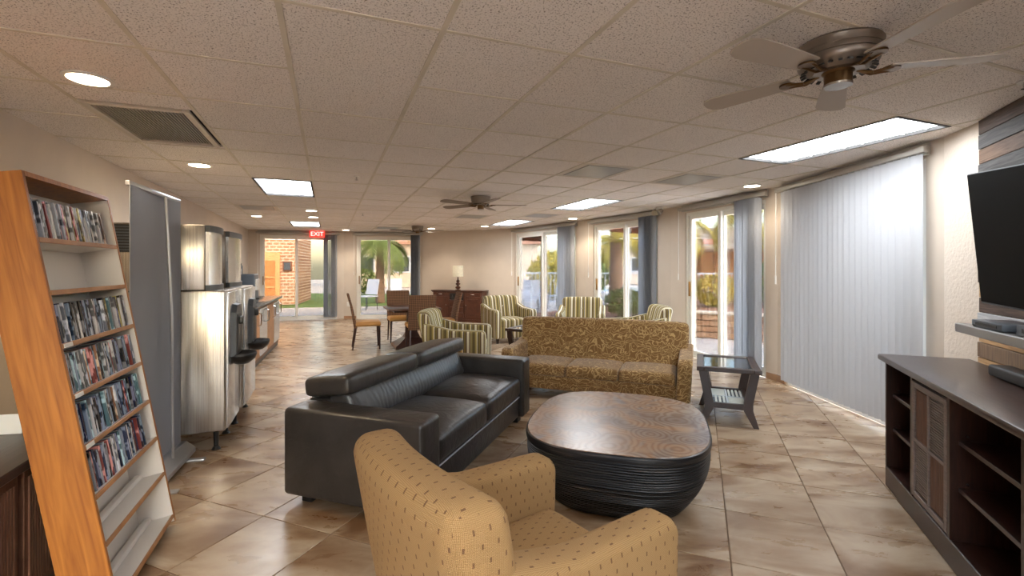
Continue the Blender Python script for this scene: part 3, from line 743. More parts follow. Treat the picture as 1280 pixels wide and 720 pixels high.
# exit sign
t_ = thing('exit_sign', 'red exit sign above the far left glass door', 'sign', (-4.95, 11.95, 2.195), math.atan2(.72, 2.12))
bm = B(); box(bm, (0, 0, 0), (.36, .05, .17), bev=.012); obj('sign_box', bm, M['red'], t_)
bm = B(); cyl(bm, (0, 0, .08), (0, 0, .095), .05); obj('ceiling_mount', bm, M['whitep'], t_)
cu = bpy.data.curves.new('lettering', 'FONT'); cu.body = 'EXIT'; cu.size = .15; cu.align_x = 'CENTER'; cu.align_y = 'CENTER'; cu.extrude = .003
M['letter'] = plain('pale_sign_letters', rgb(250, 200, 190), .5, emit=(1, .6, .55, 1), es=.5)
cu.materials.append(M['letter']); tmp_ = bpy.data.objects.new('tmp', cu); COL.objects.link(tmp_); bpy.context.view_layer.update(); me_ = bpy.data.meshes.new_from_object(tmp_.evaluated_get(bpy.context.evaluated_depsgraph_get())); bpy.data.objects.remove(tmp_); lo = bpy.data.objects.new('lettering', me_); COL.objects.link(lo); lo.parent = t_; lo.location = (0, -.03, 0); lo.rotation_euler = (PI/2, 0, 0); lo['label'] = 'pale letters EXIT'
# motion sensor flood light
t_ = thing('motion_sensor_light', 'white twin sensor fixture at the ceiling above the third curtain stack', 'sensor', (2.3, 7.35, CH-.02), math.radians(-55))
bm = B(); cyl(bm, (0, 0, .02), (0, 0, -.03), .05, n=20); obj('base', bm, M['whitep'], t_)
for s in (-1, 1):
    bm = B(); lathe(bm, [(.001, 0), (.03, 0), (.048, -.05), (.048, -.065), (.001, -.066)], 20); obj('lamp_head', bm, M['nickel'], t_, loc=(s*.07, -.02, -.035), rot=(math.radians(-40), s*.6, 0))

# ------------------------------------------------------------------ furniture
# black leather sofa
def black_sofa():
    r = thing('leather_sofa', 'long black leather sofa with two raised headrests, beside the oval coffee table', 'sofa', (-.565, 3.415, 0), math.radians(-108.5))
    Wd, Dp = 1.92, .89; hx = Wd/2; hy = Dp/2; aw = .2
    bm = B(); box(bm, (0, -.02, .175), (Wd-2*aw+.04, Dp-.05, .23), bev=.02); obj('base', bm, M['leather'], r)
    bm = B(); box(bm, (0, -hy+.09, .31), (Wd-2*aw+.02, .18, .5), bev=.03, seg=3); obj('backrest', bm, M['leather'], r)
    for s in (-1, 1):
        bm = B(); box(bm, (s*(hx-aw/2), 0, .305), (aw, Dp, .49), bev=.028, seg=4); obj('arm', bm, M['leather'], r)
    cw = (Wd-2*aw)/2
    for s in (-1, 1):
        bm = B(); cushion(bm, (s*cw/2, .105, .325), (cw-.006, Dp-.26, .15), .035, .05, front=.012); obj('seat_cushion', bm, M['leather'], r)
        bm = B(); cushion(bm, (s*(cw/2+.025), -.28, .64), (cw+.042, .33, .115), .035, .014, rot=(math.radians(7), 0, 0)); hr = obj('headrest', bm, M['leather'], r)
    bm = B(); cushion(bm, (0, -.205, .485), (2*cw-.004, .17, .24), .045, .01, rot=(math.radians(22), 0, 0), front=.03, cuts=15); obj('lumbar_cushion', bm, M['leather2'], r, label='gathered leather back cushion')
    bm = B(); box(bm, (0, hy-.038, .235), (Wd-2*aw, .006, .007)); obj('painted_reflection', bm, M['blind_grey'], r, smooth=False, label='pale painted reflection line along the seat front')  # pale strip paints the reflection along the gap under the seat
    for sx in (-1, 1):
        for sy in (-1, 1):
            bm = B(); box(bm, (sx*(hx-.12), sy*(hy-.1), .031), (.09, .07, .062), bev=.004, seg=1); obj('foot', bm, M['black'], r)
black_sofa()

# patterned gold three seat sofa
def gold_sofa():
    P = Vector((1.625, 4.28)); Ed = Vector((-.934, .358)); Nd = Vector((.358, .934)); wd = 1.85; dp = .74
    c = P+Ed*wd/2+Nd*dp/2
    r = thing('patterned_sofa', 'three seat sofa in gold brown swirl fabric behind the oval coffee table', 'sofa', (c.x, c.y, 0), facing(-Nd.x, -Nd.y))
    hx, hy = wd/2, dp/2; aw = .13
    bm = B(); box(bm, (0, -.02, .165), (wd-.06, dp-.08, .15), bev=.015); obj('base', bm, M['swirl'], r, uv=True)
    for s in (-1, 1):
        bm = B(); side_prism(bm, [(-hy+.05, .09), (hy, .09), (hy+.005, .45), (hy-.04, .49), (-.1, .505), (-hy+.05, .55)], 0, aw, bev=.028, seg=4)
        for v in bm.verts:
            v.co.x += -aw/2; v.co.x += s*.03*max(0, (v.co.z-.25)/.3)
        bmesh.ops.translate(bm, verts=bm.verts, vec=(s*(hx-aw/2), 0, 0))
        obj('arm', bm, M['swirl'], r, uv=True)
    cw = (wd-2*aw)/3
    for i in (-1, 0, 1):
        bm = B(); cushion(bm, (i*cw, .055, .285), (cw-.004, dp-.19, .115), .028, .018, front=.008); obj('seat_cushion', bm, M['swirl'], r, uv=True)
    bm = B(); cushion(bm, (0, -hy+.14, .5), (wd-.03, .16, .54), .055, .012, rot=(math.radians(9), 0, 0), front=.015, cuts=15); obj('backrest', bm, M['swirl'], r, uv=True)
    for sx in (-1, 1):
        for sy in (-1, 1):
            bm = B(); box(bm, (sx*(hx-.09), sy*(hy-.08), .045), (.06, .06, .09), taper=.75); obj('foot', bm, M['espresso'], r)
gold_sofa()

# oval coffee table
def coffee_table():
    r = thing('coffee_table', 'large oval coffee table with burl wood top and black corded sides', 'table', (.66, 2.935, 0), math.radians(-17.5))
    a_, b_, e = .53, .61, 3.0; n = 96; H = .40
    def ring(s, z, dr=0):
        out_ = []
        for i in range(n):
            th = 2*PI*i/n; c, s_ = math.cos(th), math.sin(th)
            x = math.copysign(abs(c)**(2/e), c)*a_; y = math.copysign(abs(s_)**(2/e), s_)*b_
            v = Vector((x, y)); l = v.length; v = v*(s+dr/l); out_.append((v.x, v.y, z))
        return out_
    def scale_at(z): u = z/H; return .71+.275*math.sin(min(1, u*1.25+.02)*PI/2)**.9 
    bm = B(); rings = []
    ropes = 27
    for k in range(ropes):
        z0 = .008+(H-.045)*k/ropes; z1 = .008+(H-.045)*(k+1)/ropes; dzz = z1-z0
        for f_, dr in ((.0, -.005), (.25, .0015), (.5, .003), (.75, .0015)):
            z = z0+dzz*f_; rings.append([bm.verts.new(p) for p in ring(scale_at(z), z, dr+random.uniform(-.0006, .0006))])
    for p, q in zip(rings, rings[1:]):
        for i in range(n): bm.faces.new((p[i], p[(i+1) % n], q[(i+1) % n], q[i]))
    bm.faces.new(rings[0][::-1]); bm.faces.new(rings[-1])
    obj('corded_base', bm, M['rope'], r, ang=60)
    bm = B(); prof = [(.97, H-.042), (1.0, H-.036), (1.004, H-.02), (.997, H-.004), (.985, H)]
    rings = [[bm.verts.new(p) for p in ring(s, z)] for s, z in prof]
    for p, q in zip(rings, rings[1:]):
        for i in range(n): bm.faces.new((p[i], p[(i+1) % n], q[(i+1) % n], q[i]))
    bm.faces.new(rings[0][::-1]); obj('rim', bm, M['rope'], r)
    bm = B(); rr = [[bm.verts.new(p) for p in ring(s, z)] for s, z in ((.987, H-.004), (.98, H+.002))]
    for p, q in zip(rr, rr[1:]):
        for i in range(n): bm.faces.new((p[i], p[(i+1) % n], q[(i+1) % n], q[i]))
    bm.faces.new(rr[-1]); bm.faces.new(rr[0][::-1]); obj('tabletop', bm, M['burl'], r)
coffee_table()

# armchairs
def armchair(name, label, mat, loc, rz, W_=.74, Dp=.78, seat=.42, armh=.60, back=.82, group=None, aw=.12, lean=10, button=False, curved=0, bw=0):
    r = thing(name, label, 'armchair', loc, rz, group)
    hx, hy = W_/2, Dp/2; fh = .09
    bm = B(); box(bm, (0, .0, (fh+seat-.13)/2), (W_-.1, Dp-.08, seat-.13-fh), bev=.012); obj('base', bm, mat, r, uv=True)
    bm = B(); cushion(bm, (0, .05, seat-.075), (W_-2*aw-.004, Dp-.18, .14), .03, .02, front=.006); obj('seat_cushion', bm, mat, r, uv=True)
    for s in (-1, 1):
        bm = B(); side_prism(bm, [(-hy+.06, fh), (hy, fh), (hy+.012, armh-.05), (hy-.02, armh-.01), (-.02, armh+.0), (-hy+.02, armh+.08)], -aw/2, aw/2, bev=.034, seg=4)
        bmesh.ops.translate(bm, verts=bm.verts, vec=(s*(hx-aw/2), 0, 0)); obj('arm', bm, mat, r, uv=True)
    bm = B(); hb = back-.12
    cushion(bm, (0, 0, hb/2), (W_-.02+bw, .17, hb), .06, .012, cuts=13)
    for v in bm.verts:
        u = v.co.z/hb; v.co.y += -math.tan(math.radians(lean))*v.co.z + curved*(v.co.x/hx)**2
        if u < .5: v.co.x *= .94+.06*u/.5
    bmesh.ops.translate(bm, verts=bm.verts, vec=(0, -hy+.13, .12)); obj('backrest', bm, mat, r, uv=True)
    if button:
        bm = B(); cyl(bm, (0, -hy+.155, seat+.2), (0, -hy+.168, seat+.2), .014, .008, 12); obj('button', bm, mat, r, uv=True)
    for sx in (-1, 1):
        for sy in (-1, 1):
            bm = B(); box(bm, (sx*(hx-.08), sy*(hy-.09), fh/2+.002), (.05, .05, fh+.004), taper=.7); obj('leg', bm, M['espresso'], r)
    return r
fx, fy = .80, .60
armchair('armchair', 'tan armchair woven with small dark dashes, in the foreground', M['dash'], (.01, 1.46, 0), facing(.8, .6), W_=.67, Dp=.74, curved=.04)
s1 = armchair('striped_armchair', 'striped armchair seen from its side between dining table and black sofa', M['stripe'], (-.68, 5.95, 0), facing(.98, -.05), W_=.82, Dp=.76, armh=.60, back=.80, lean=13, bw=-.08, group='green striped armchairs', button=True, curved=.05)
dup(s1, (-.08, 8.7, 0), facing(.42, -.9), 'striped armchair directly right of the dark sideboard')
dup(s1, (1.2, 8.15, 0), facing(-.2, -.98), 'striped armchair centred before the pillar of the middle glass doors')
dup(s1, (1.72, 6.65, 0), facing(-1, .03), 'striped armchair facing left, mostly hidden behind the gold sofa')

# chevron-legged end table
def end_table(name, label, loc, rz, w_=.5, d_=.66, h=.49, lowshelf=True, group=None):
    r = thing(name, label, 'table', loc, rz, group); hx, hy = w_/2, d_/2; fw = .06
    bm = B()
    for s in (-1, 1): box(bm, (s*(hx-fw/2), 0, h-.018), (fw, d_, .036), bev=.005, seg=1); box(bm, (0, s*(hy-fw/2), h-.018), (w_-2*fw, fw, .036), bev=.005, seg=1)
    obj('top_frame', bm, M['espresso'], r, smooth=False)
    bm = B(); box(bm, (0, 0, h-.012), (w_-2*fw, d_-2*fw, .008)); obj('glass_top', bm, M['tglass'], r, smooth=False)
    zs = h*.34
    for sy in (-1, 1):
        for sx in (-1, 1):
            xt, xm, xb = sx*(hx-.035), sx*(hx-.125), sx*(hx-.03); wl = .05
            bm = B()
            pts = [(xt-sx*wl, h-.036), (xt+sx*.02, h-.036), (xm+sx*(wl+.012), zs+.035), (xm+sx*(wl+.012), zs-.02), (xb+sx*.012, 0), (xb-sx*.03, 0), (xm-sx*.008, zs-.03), (xm-sx*.008, zs+.03)]
            y0 = sy*(hy-.045); t0 = B(); lo_ = [t0.verts.new((p[0], y0-.02, p[1])) for p in pts]; hi_ = [t0.verts.new((p[0], y0+.02, p[1])) for p in pts]
            t0.faces.new(lo_); t0.faces.new(hi_[::-1])
            for i in range(len(pts)): t0.faces.new((lo_[i], hi_[i], hi_[(i+1) % 8], lo_[(i+1) % 8]))
            bmesh.ops.recalc_face_normals(t0, faces=t0.faces); merge(bm, t0); obj('leg', bm, M['espresso'], r, smooth=False)
    ws = w_-.19
    bm = B()
    for s in (-1, 1): box(bm, (0, s*(hy-.045), zs), (ws, .035, .045), bev=.003, seg=1); box(bm, (s*ws/2, 0, zs), (.03, d_-.12, .04), bev=.003, seg=1)
    obj('lower_frame', bm, M['espresso'], r, smooth=False)
    bm = B(); box(bm, (0, 0, zs+.0), (.016, d_-.13, .02)); box(bm, (0, 0, zs), (ws-.03, .016, .02)); sh = obj('shelf_divider', bm, M['silver'], r, smooth=False)
    bm = B(); box(bm, (0, 0, zs-.008), (ws-.02, d_-.1, .006)); obj('shelf_board', bm, M['black'], r, smooth=False)
    q = (ws-.05)/2; qd = (d_-.15)/2
    for ix, sx in enumerate((-1, 1)):
        for iy, sy in enumerate((-1, 1)):
            horiz = (ix+iy) % 2 == 1
            if horiz:
                for k in range(7):
                    bm = B(); box(bm, (sx*(q/2+.008), sy*(.012+qd*(k+.5)/7), zs+.004), (q-.004, qd/7*.55, .01)); obj('shelf_slat', bm, M['alu'], r, smooth=False)
            else:
                for k in range(4):
                    bm = B(); box(bm, (sx*(.010+q*(k+.5)/4), sy*(qd/2+.008), zs+.004), (q/4*.5, qd-.004, .01)); obj('shelf_slat', bm, M['alu'], r, smooth=False)
    return r
et = end_table('end_table', 'dark wood end table with glass top and chevron legs, before the glass door', (1.94, 4.255, 0), math.radians(-21.5))
end_table('end_table', 'small glass topped table between the striped armchairs and the gold sofa', (.28, 6.75, 0), math.radians(-30))

# dining set
def dining_chair():
    r = thing('dining_chair', '', 'chair', (0, 0, 0), 0, 'brown woven dining chairs around the table')
    bm = B(); cushion(bm, (0, .0, .415), (.42, .42, .07), .025, .012); obj('seat', bm, M['tan'], r, uv=True, label='tan vinyl seat')
    bm = B()
    pts = [(-.17, .36), (-.215, .36), (-.235, .5), (-.275, .72), (-.325, .905), (-.30, .915), (-.285, .9), (-.235, .72), (-.19, .5)]
    side_prism(bm, pts, -.21, .21, bev=.008, seg=2); obj('backrest', bm, M['weave'], r, uv=True)
    for sx in (-1, 1):
        for sy in (-1, 1):
            bm = B(); cyl(bm, (sx*.18, sy*.18, .385), (sx*.19, sy*(.19 if sy > 0 else .235), 0), .02, .012, 4); obj('leg', bm, M['espresso'], r, smooth=False)
    return r
TC = Vector((-1.72, 8.05))
dc = dining_chair()
dc.location = (-2.42, 7.86, 0); dc.rotation_euler = (0, 0, facing(.94, .34)); dc['label'] = 'woven dining chair standing apart at the left of the dining table'
dup(dc, (-2.05, 8.62, 0), facing(.363, -.932), 'woven dining chair behind the dining table facing the camera')
dup(dc, (-1.50, 7.62, 0), facing(-.363, .932), 'woven dining chair nearest the camera with its back turned')
dup(dc, (-1.22, 8.24, 0), facing(-.94, -.30), 'woven dining chair at the right side of the dining table, seen edge on')
t_ = thing('dining_table', 'square dark wood dining table on a flared pedestal', 'table', (TC.x, TC.y, 0), YAW)
bm = B(); box(bm, (0, 0, .655), (.86, .86, .032), bev=.006); obj('tabletop', bm, M['darkwood'], t_)
bm = B(); box(bm, (0, 0, .625), (.66, .66, .035)); obj('apron', bm, M['espresso'], t_, smooth=False)
bm = B()
pr = [(.30, 0), (.30, .03), (.29, .05), (.22, .09), (.13, .16), (.085, .26), (.075, .45), (.085, .61)]
rings = []
for rr, z in pr: rings.append([bm.verts.new((sx*rr, sy*rr, z)) for sx, sy in ((-1, -1), (1, -1), (1, 1), (-1, 1))])
for p, q in zip(rings, rings[1:]):
    for i in range(4): bm.faces.new((p[i], p[(i+1) % 4], q[(i+1) % 4], q[i]))
bm.faces.new(rings[0][::-1]); bm.faces.new(rings[-1]); obj('pedestal', bm, M['espresso'], t_, smooth=False)

# sideboard with lamp
a, b, t, n = frame_of(W['F0'], W['F1'])
cx = Vector((-.725, 11.40))-t*.70*1; cx = Vector((-.725, 11.40)) + (-t)*.70 + (-n)*.15
srz = math.atan2(-n.x*-1, n.y*-1*-1) if False else facing(n.x, n.y)
t_ = thing('sideboard', 'dark cherry sideboard with two doors and centre drawers against the lamp wall', 'cabinet', (cx.x, cx.y, 0), srz)
bm = B(); box(bm, (0, 0, .40), (1.36, .30, .66), bev=.006, seg=1); box(bm, (0, -.005, .035), (1.38, .31, .07), bev=.004, seg=1); obj('body', bm, M['cherry'], t_, smooth=False)
bm = B(); box(bm, (0, 0, .765), (1.46, .34, .032), bev=.008); box(bm, (0, 0, .74), (1.40, .32, .02)); obj('top', bm, M['darkwood'], t_)
for s in (-1, 1):
    bm = B(); box(bm, (s*.45, .155, .38), (.42, .02, .5), bev=.006, seg=1); box(bm, (s*.45, .168, .38), (.3, .008, .38), bev=.003, seg=1); dd = obj('cabinet_door', bm, M['cherry'], t_, smooth=False)
    bm = B(); cyl(bm, (s*.28, .165, .42), (s*.28, .19, .42), .012, n=12); obj('knob', bm, M['chrome'], dd)
    bm = B(); box(bm, (s*.45, .155, .68), (.42, .02, .085), bev=.004, seg=1); dd = obj('drawer', bm, M['cherry'], t_, smooth=False)
    bm = B(); box(bm, (s*.45, .175, .685), (.1, .02, .02), bev=.004, seg=1); obj('drawer_pull', bm, M['chrome'], dd)
for k in range(3):
    bm = B(); box(bm, (0, .155, .17+.135*k), (.4, .02, .12), bev=.004, seg=1); dd = obj('drawer', bm, M['cherry'], t_, smooth=False)
    bm = B(); cyl(bm, (0, .165, .17+.135*k), (0, .185, .17+.135*k), .012, n=12); obj('knob', bm, M['chrome'], dd)
bm = B(); box(bm, (0, .152, .62), (.38, .012, .17)); obj('open_niche', bm, M['steel_dark'], t_, smooth=False)
for k in range(3):
    bt = B(); lathe(bt, [(.001, 0), (.028, 0), (.03, .07), (.012, .1), (.012, .13), (.001, .131)], 12)
    o = obj('decorative_bottle', bt, M['chrome'] if k == 1 else M['steel_dark'], None); R_ = Matrix.Rotation(srz, 2)
    v = Vector((cx.x, cx.y))+R_ @ Vector((-.1+.1*k, .185)); o.location = (v.x, v.y, .545)
    tag(o, ['small dark bottle on the left of the sideboard niche ledge', 'small chrome bottle in the middle of the sideboard niche ledge', 'small dark bottle on the right of the sideboard niche ledge'][k], 'bottle', 'small bottles on the sideboard niche ledge')
bm = B(); box(bm, (0, .19, .538), (.36, .07, .012)); obj('niche_ledge', bm, M['cherry'], t_, smooth=False)
v = Vector((-1.335, 11.62))
t_ = thing('table_lamp', 'table lamp with turned dark base and pale drum shade on the sideboard', 'lamp', (v.x, v.y, .781), 0)
bm = B(); lathe(bm, [(.001, 0), (.07, 0), (.07, .015), (.03, .03), (.062, .055), (.068, .085), (.03, .11), (.026, .125), (.058, .15), (.058, .175), (.024, .2), (.044, .22), (.044, .24), (.02, .262), (.012, .34), (.001, .34)], 24); obj('base', bm, M['darkwood'], t_)
bm = B(); lathe(bm, [(.135, .34), (.13, .615), (.127, .615), (.132, .34)], 32); obj('lamp_shade', bm, M['lshade'], t_)

# ------------------------------------------------------------------ TV console, TV, shelf, soundbar
cd = Vector((-.398, -.917)).normalized(); cn = Vector((.917, -.398)).normalized()   # along, towards wall
A0 = Vector((2.29, 2.95)); CL = 2.35; cdp = .45
cc = A0+cd*CL/2+cn*cdp/2
crz = math.atan2(-cd.y, -cd.x)           # local +x points to the far end; local +y ...
t_ = thing('tv_console', 'dark espresso media console with open shelves and checker reeded door', 'cabinet', (cc.x, cc.y, 0), crz)
# local frame: x along -cd (far end positive), y = rotate90(x)
ysg = 1 if Vector((-math.sin(crz), math.cos(crz))).dot(-cn) > 0 else -1     # +1 when local +y faces the room
H = .80
bm = B(); box(bm, (0, 0, H-.018), (CL, cdp, .036), bev=.01, seg=2); obj('top', bm, M['espresso_top'], t_)
bx, by = CL/2-.04, cdp/2-.03
fy_ = ysg
bm = B(); box(bm, (0, -fy_*(by-.01), H/2), (2*bx, .02, H-.05)); obj('back_panel', bm, M['espresso'], t_, smooth=False)
bm = B(); box(bm, (0, 0, .06), (2*bx, 2*by, .12), bev=.004, seg=1); obj('plinth', bm, M['espresso'], t_, smooth=False)
# bays from the far end: open .40, door .40, open .62, door .40, open .40
xs = [bx, bx-.42, bx-.86, bx-1.42, bx-1.86, -bx]
for i, x in enumerate(xs):
    bm = B(); xx = x - (.0125 if i == 0 else (-.0125 if i == 5 else 0)); box(bm, (xx, 0, (H-.036+.12)/2), (.025, 2*by, H-.156), bev=.002, seg=1); obj('divider', bm, M['espresso'], t_, smooth=False)
for i in (0, 2, 4):
    x0, x1 = xs[i+1]+.0125, xs[i]-.0125
    if i == 0: x1 = xs[0]-.025
    for z in ((.35, .56) if i == 0 else (.35, .56)):
        bm = B(); box(bm, ((x0+x1)/2, -fy_*.005, z), (x1-x0, 2*by-.05, .02), bev=.002, seg=1); s_ = obj('shelf', bm, M['espresso'], t_, smooth=False)
        for xx in (x0+.004, x1-.004):
            for dz in (-.022, .03): bm = B(); cyl(bm, (xx-.004, fy_*(by-.06), z+dz), (xx+.004, fy_*(by-.06), z+dz), .006, n=8); obj('shelf_pin', bm, M['chrome'], s_)
for i in (1, 3):
    x0, x1 = xs[i+1]+.014, xs[i]-.014; yy = fy_*(by-.008); xm = (x0+x1)/2; zm = (.12+H-.05)/2; z0, z1 = .135, H-.06
    bm = B(); fw = .03
    for s in (-1, 1): box(bm, (xm+s*((x1-x0)/2-fw/2), yy, zm), (fw, .02, z1-z0), bev=.002, seg=1); box(bm, (xm, yy, zm+s*((z1-z0)/2-fw/2)), (x1-x0-2*fw, .02, fw), bev=.002, seg=1)
    box(bm, (xm, yy, zm), (.016, .02, z1-z0-2*fw)); box(bm, (xm, yy, zm), (x1-x0-2*fw, .02, .016))
    dd = obj('cabinet_door', bm, M['slatgrey'], t_, smooth=False, label='taupe framed checker door')
    for ix in (-1, 1):
        for iz in (-1, 1):
            qx = ((x1-x0)/2-fw); qz = ((z1-z0)/2-fw); px_, pz_ = xm+ix*qx/2, zm+iz*qz/2
            vert = (ix*iz) > 0; vert = not vert if True else vert
            vert = (ix == 1 and iz == 1) or (ix == -1 and iz == -1)
            bm = B(); box(bm, (px_, yy-fy_*.006, pz_), (qx-.016, .008, qz-.016))
            if vert:
                for k in range(12): box(bm, (px_-qx/2+.012+(qx-.024)*(k+.5)/12, yy, pz_), ((qx-.024)/12*.6, .008, qz-.02))
            else:
                for k in range(20): box(bm, (px_, yy, pz_-qz/2+.012+(qz-.024)*(k+.5)/20), (qx-.02, .008, (qz-.024)/20*.6))
            obj('reeded_panel', bm, M['slatwood'] if vert else M['slatgrey'], dd, smooth=False, label='brown reeded panel' if vert else 'taupe reeded panel')

# television hanging on its arm in front of the plank wall
tl_ = Vector((2.51, 2.60, CZ+.517)); al = Vector((-.27, -.963, 0)).normalized(); up = Vector((-.10, -.02, .709)).normalized()
al = (al-up*al.dot(up)).normalized(); nr = al.cross(up)
if nr.x > 0: nr = -nr
Lw, Lh = 1.28, .72
ctr = tl_+al*Lw/2-up*Lh/2
xax = al if al.cross(Vector((0, 0, 1))).dot(-nr) > 0 else -al
yax = -nr; xax = yax.cross(up)
t_ = thing('television', 'large black flat television on the weathered plank wall', 'television', (0, 0, 0))
t_.matrix_world = Matrix(((xax.x, yax.x, up.x, ctr.x), (xax.y, yax.y, up.y, ctr.y), (xax.z, yax.z, up.z, ctr.z), (0, 0, 0, 1)))
bm = B(); box(bm, (0, .018, 0), (Lw, .03, Lh), bev=.004); obj('casing', bm, M['dgrey'], t_)
bm = B(); box(bm, (0, .002, .003), (Lw-.012, .004, Lh-.018)); obj('screen', bm, M['screen'], t_, smooth=False)
bm = B(); box(bm, (0, .05, 0), (.4, .035, .4), bev=.005); box(bm, (0, .10, 0), (.08, .12, .25)); obj('wall_mount', bm, M['black'], t_, smooth=False)

a, b, t, n = frame_of(W['PL'], W['BR'])
def onwall(s, off, z): v = a+t*s+n*off; return (v.x, v.y, z)
wrz = math.atan2(t.y, t.x)
t_ = thing('wall_shelf', 'thin grey floating shelf under the television', 'shelf', onwall(1.02, .165, .99), wrz)
bm = B(); box(bm, (0, 0, 0), (1.1, .27, .05), bev=.004, seg=1); obj('board', bm, M['vgrey'], t_, smooth=False)
gz = 1.017
for i, (s, o_, dims, lb) in enumerate(((.78, .2, (.3, .17, .035), 'slim grey player box on the floating shelf below the television'), (1.2, .18, (.32, .2, .05), 'second grey player box further along the floating shelf'))):
    p = onwall(s, o_, gz-.002); r = thing('media_player', lb, 'electronics', p, wrz, 'player boxes on the floating shelf')
    bm = B(); box(bm, (0, 0, dims[2]/2+.004), dims, bev=.004); obj('case', bm, M['dgrey'], r)
    bm = B(); box(bm, (0, psg*dims[1]/2, dims[2]/2+.004), (dims[0]*.7, .004, dims[2]*.4)); obj('front_panel', bm, M['black'], r, smooth=False)
bm = B(); box(bm, (0, 0, .009), (.045, .16, .016), bev=.004); r = obj('remote_control', bm, M['black'], loc=onwall(.60, .22, gz-.002), rot=(0, 0, wrz+.9)); tag(r, 'black remote control at the end of the floating shelf', 'remote')
bm = B(); tube(bm, [(0, 0, .0), (.02, .01, -.06), (.0, .03, -.12), (.04, .05, -.165)], .004, 6); r = obj('power_cable', bm, M['black'], loc=onwall(.9, .05, .965), rot=(0, 0, wrz)); tag(r, 'thin black cable hanging below the floating shelf', 'cable')
# soundbar on the console
sb = A0+cd*.72+cn*.36
t_ = thing('soundbar', 'long black soundbar lying on the console below the shelf', 'speaker', (sb.x+cd.x*.25, sb.y+cd.y*.25, H), math.atan2(cd.y, cd.x))
bm = B(); box(bm, (0, 0, .03), (.9, .09, .055), bev=.012, seg=3); obj('speaker_body', bm, M['black'], t_)
for s in (-1, 1):
    bm = B(); box(bm, (s*.3, 0, .003), (.06, .06, .006)); obj('foot', bm, M['dgrey'], t_, smooth=False)

# ------------------------------------------------------------------ leaning disc shelf
BL_ = Vector((-1.487, 1.78)); BR_ = Vector((-1.741, 2.438)); ax = (BR_-BL_).normalized(); Ws = (BR_-BL_).length
nf = Vector((ax.y, -ax.x)); nf = nf if nf.x > 0 else -nf           # facing the room
mid = (BL_+BR_)/2; tilt = math.atan2(.283, 1.655)
srz = math.atan2(-ax.y, -ax.x)
t_ = thing('disc_shelf', 'tall oak sided white disc shelf leaning back against its support at left', 'shelf', (mid.x, mid.y, 0), 0)
# local axes: x from near end to far end, y towards the back (away from room), z up the slant
X3 = Vector((ax.x, ax.y, 0)); Y0 = Vector((-nf.x, -nf.y, 0)); Z3 = (Vector((0, 0, 1))*math.cos(tilt)+Y0*math.sin(tilt)); Y3 = (Y0*math.cos(tilt)-Vector((0, 0, 1))*math.sin(tilt))
MS = Matrix(((X3.x, Y3.x, Z3.x, mid.x), (X3.y, Y3.y, Z3.y, mid.y), (X3.z, Y3.z, Z3.z, .0), (0, 0, 0, 1)))
if MS.to_3x3().determinant() < 0: MS = Matrix(((-X3.x, Y3.x, Z3.x, mid.x), (-X3.y, Y3.y, Z3.y, mid.y), (-X3.z, Y3.z, Z3.z, .0), (0, 0, 0, 1))); XF = -1
else: XF = 1
SD = .155; SH = 1.68; pt = .016
MS = MS.copy(); MS.translation.z = SD*math.sin(tilt)*.0+.03
t_.matrix_world = MS
for s in (-1, 1):
    bm = B(); box(bm, (s*(Ws/2-pt/2), SD/2, SH/2), (pt, SD, SH), bev=.001, seg=1); pnl = obj('side_panel', bm, M['oak'], t_, smooth=False, label='golden oak side panel')
    bm = B(); box(bm, (s*(Ws/2-pt-.002), SD/2, SH/2), (.004, SD-.004, SH-.01)); obj('inner_lining', bm, M['melamine'], pnl, smooth=False)
bm = B(); box(bm, (0, SD/2, SH-.009), (Ws-2*pt, SD, .018)); obj('top_board', bm, M['oak'], t_, smooth=False)
bm = B(); box(bm, (0, SD-.004, SH/2), (Ws-2*pt-.008, .008, SH-.02)); obj('back_panel', bm, M['melamine'], t_, smooth=False)
cosT = math.cos(tilt)
def sl(h): return (h-.03)/cosT
shz = [sl(x) for x in (1.447, 1.252, 1.054, .863, .669, .478, .294, .07)]
for k, z in enumerate(shz):
    bm = B(); box(bm, (0, SD/2+.002, z-.008), (Ws-2*pt-.008, SD-.012, .016)); sb_ = obj('shelf_board', bm, M['melamine'], t_, smooth=False)
    bm = B(); box(bm, (0, .004, z-.008), (Ws-2*pt-.008, .008, .019), bev=.0015, seg=1); obj('edge_band', bm, M['oak_edge'], sb_, smooth=False, label='wood edge strip')
    if k in (2, 3, 4): 
        bm = B(); box(bm, (-XF*(Ws/2-.055), -.0015, z-.008), (.06, .002, .016)); obj('shelf_label', bm, M['whitep'], sb_, smooth=False, label='small blank white label strip')
    if k in (6, 7):
        bm = B(); box(bm, (0, .105, z+.012), (Ws-2*pt-.03, .03, .022), bev=.003, seg=1); obj('stop_rail', bm, M['melamine'], sb_, smooth=False, label='white rail')
bm = B(); box(bm, (0, SD*.4, SH+.006), (.35, .04, .012), bev=.002, seg=1); obj('top_cleat', bm, M['oak'], t_, smooth=False)
# feet block (support wedge at rear so it stands)
bm = B(); box(bm, (0, SD-.03, -.005), (Ws-.04, .05, .04)); obj('rear_foot', bm, M['melamine'], t_, smooth=False)
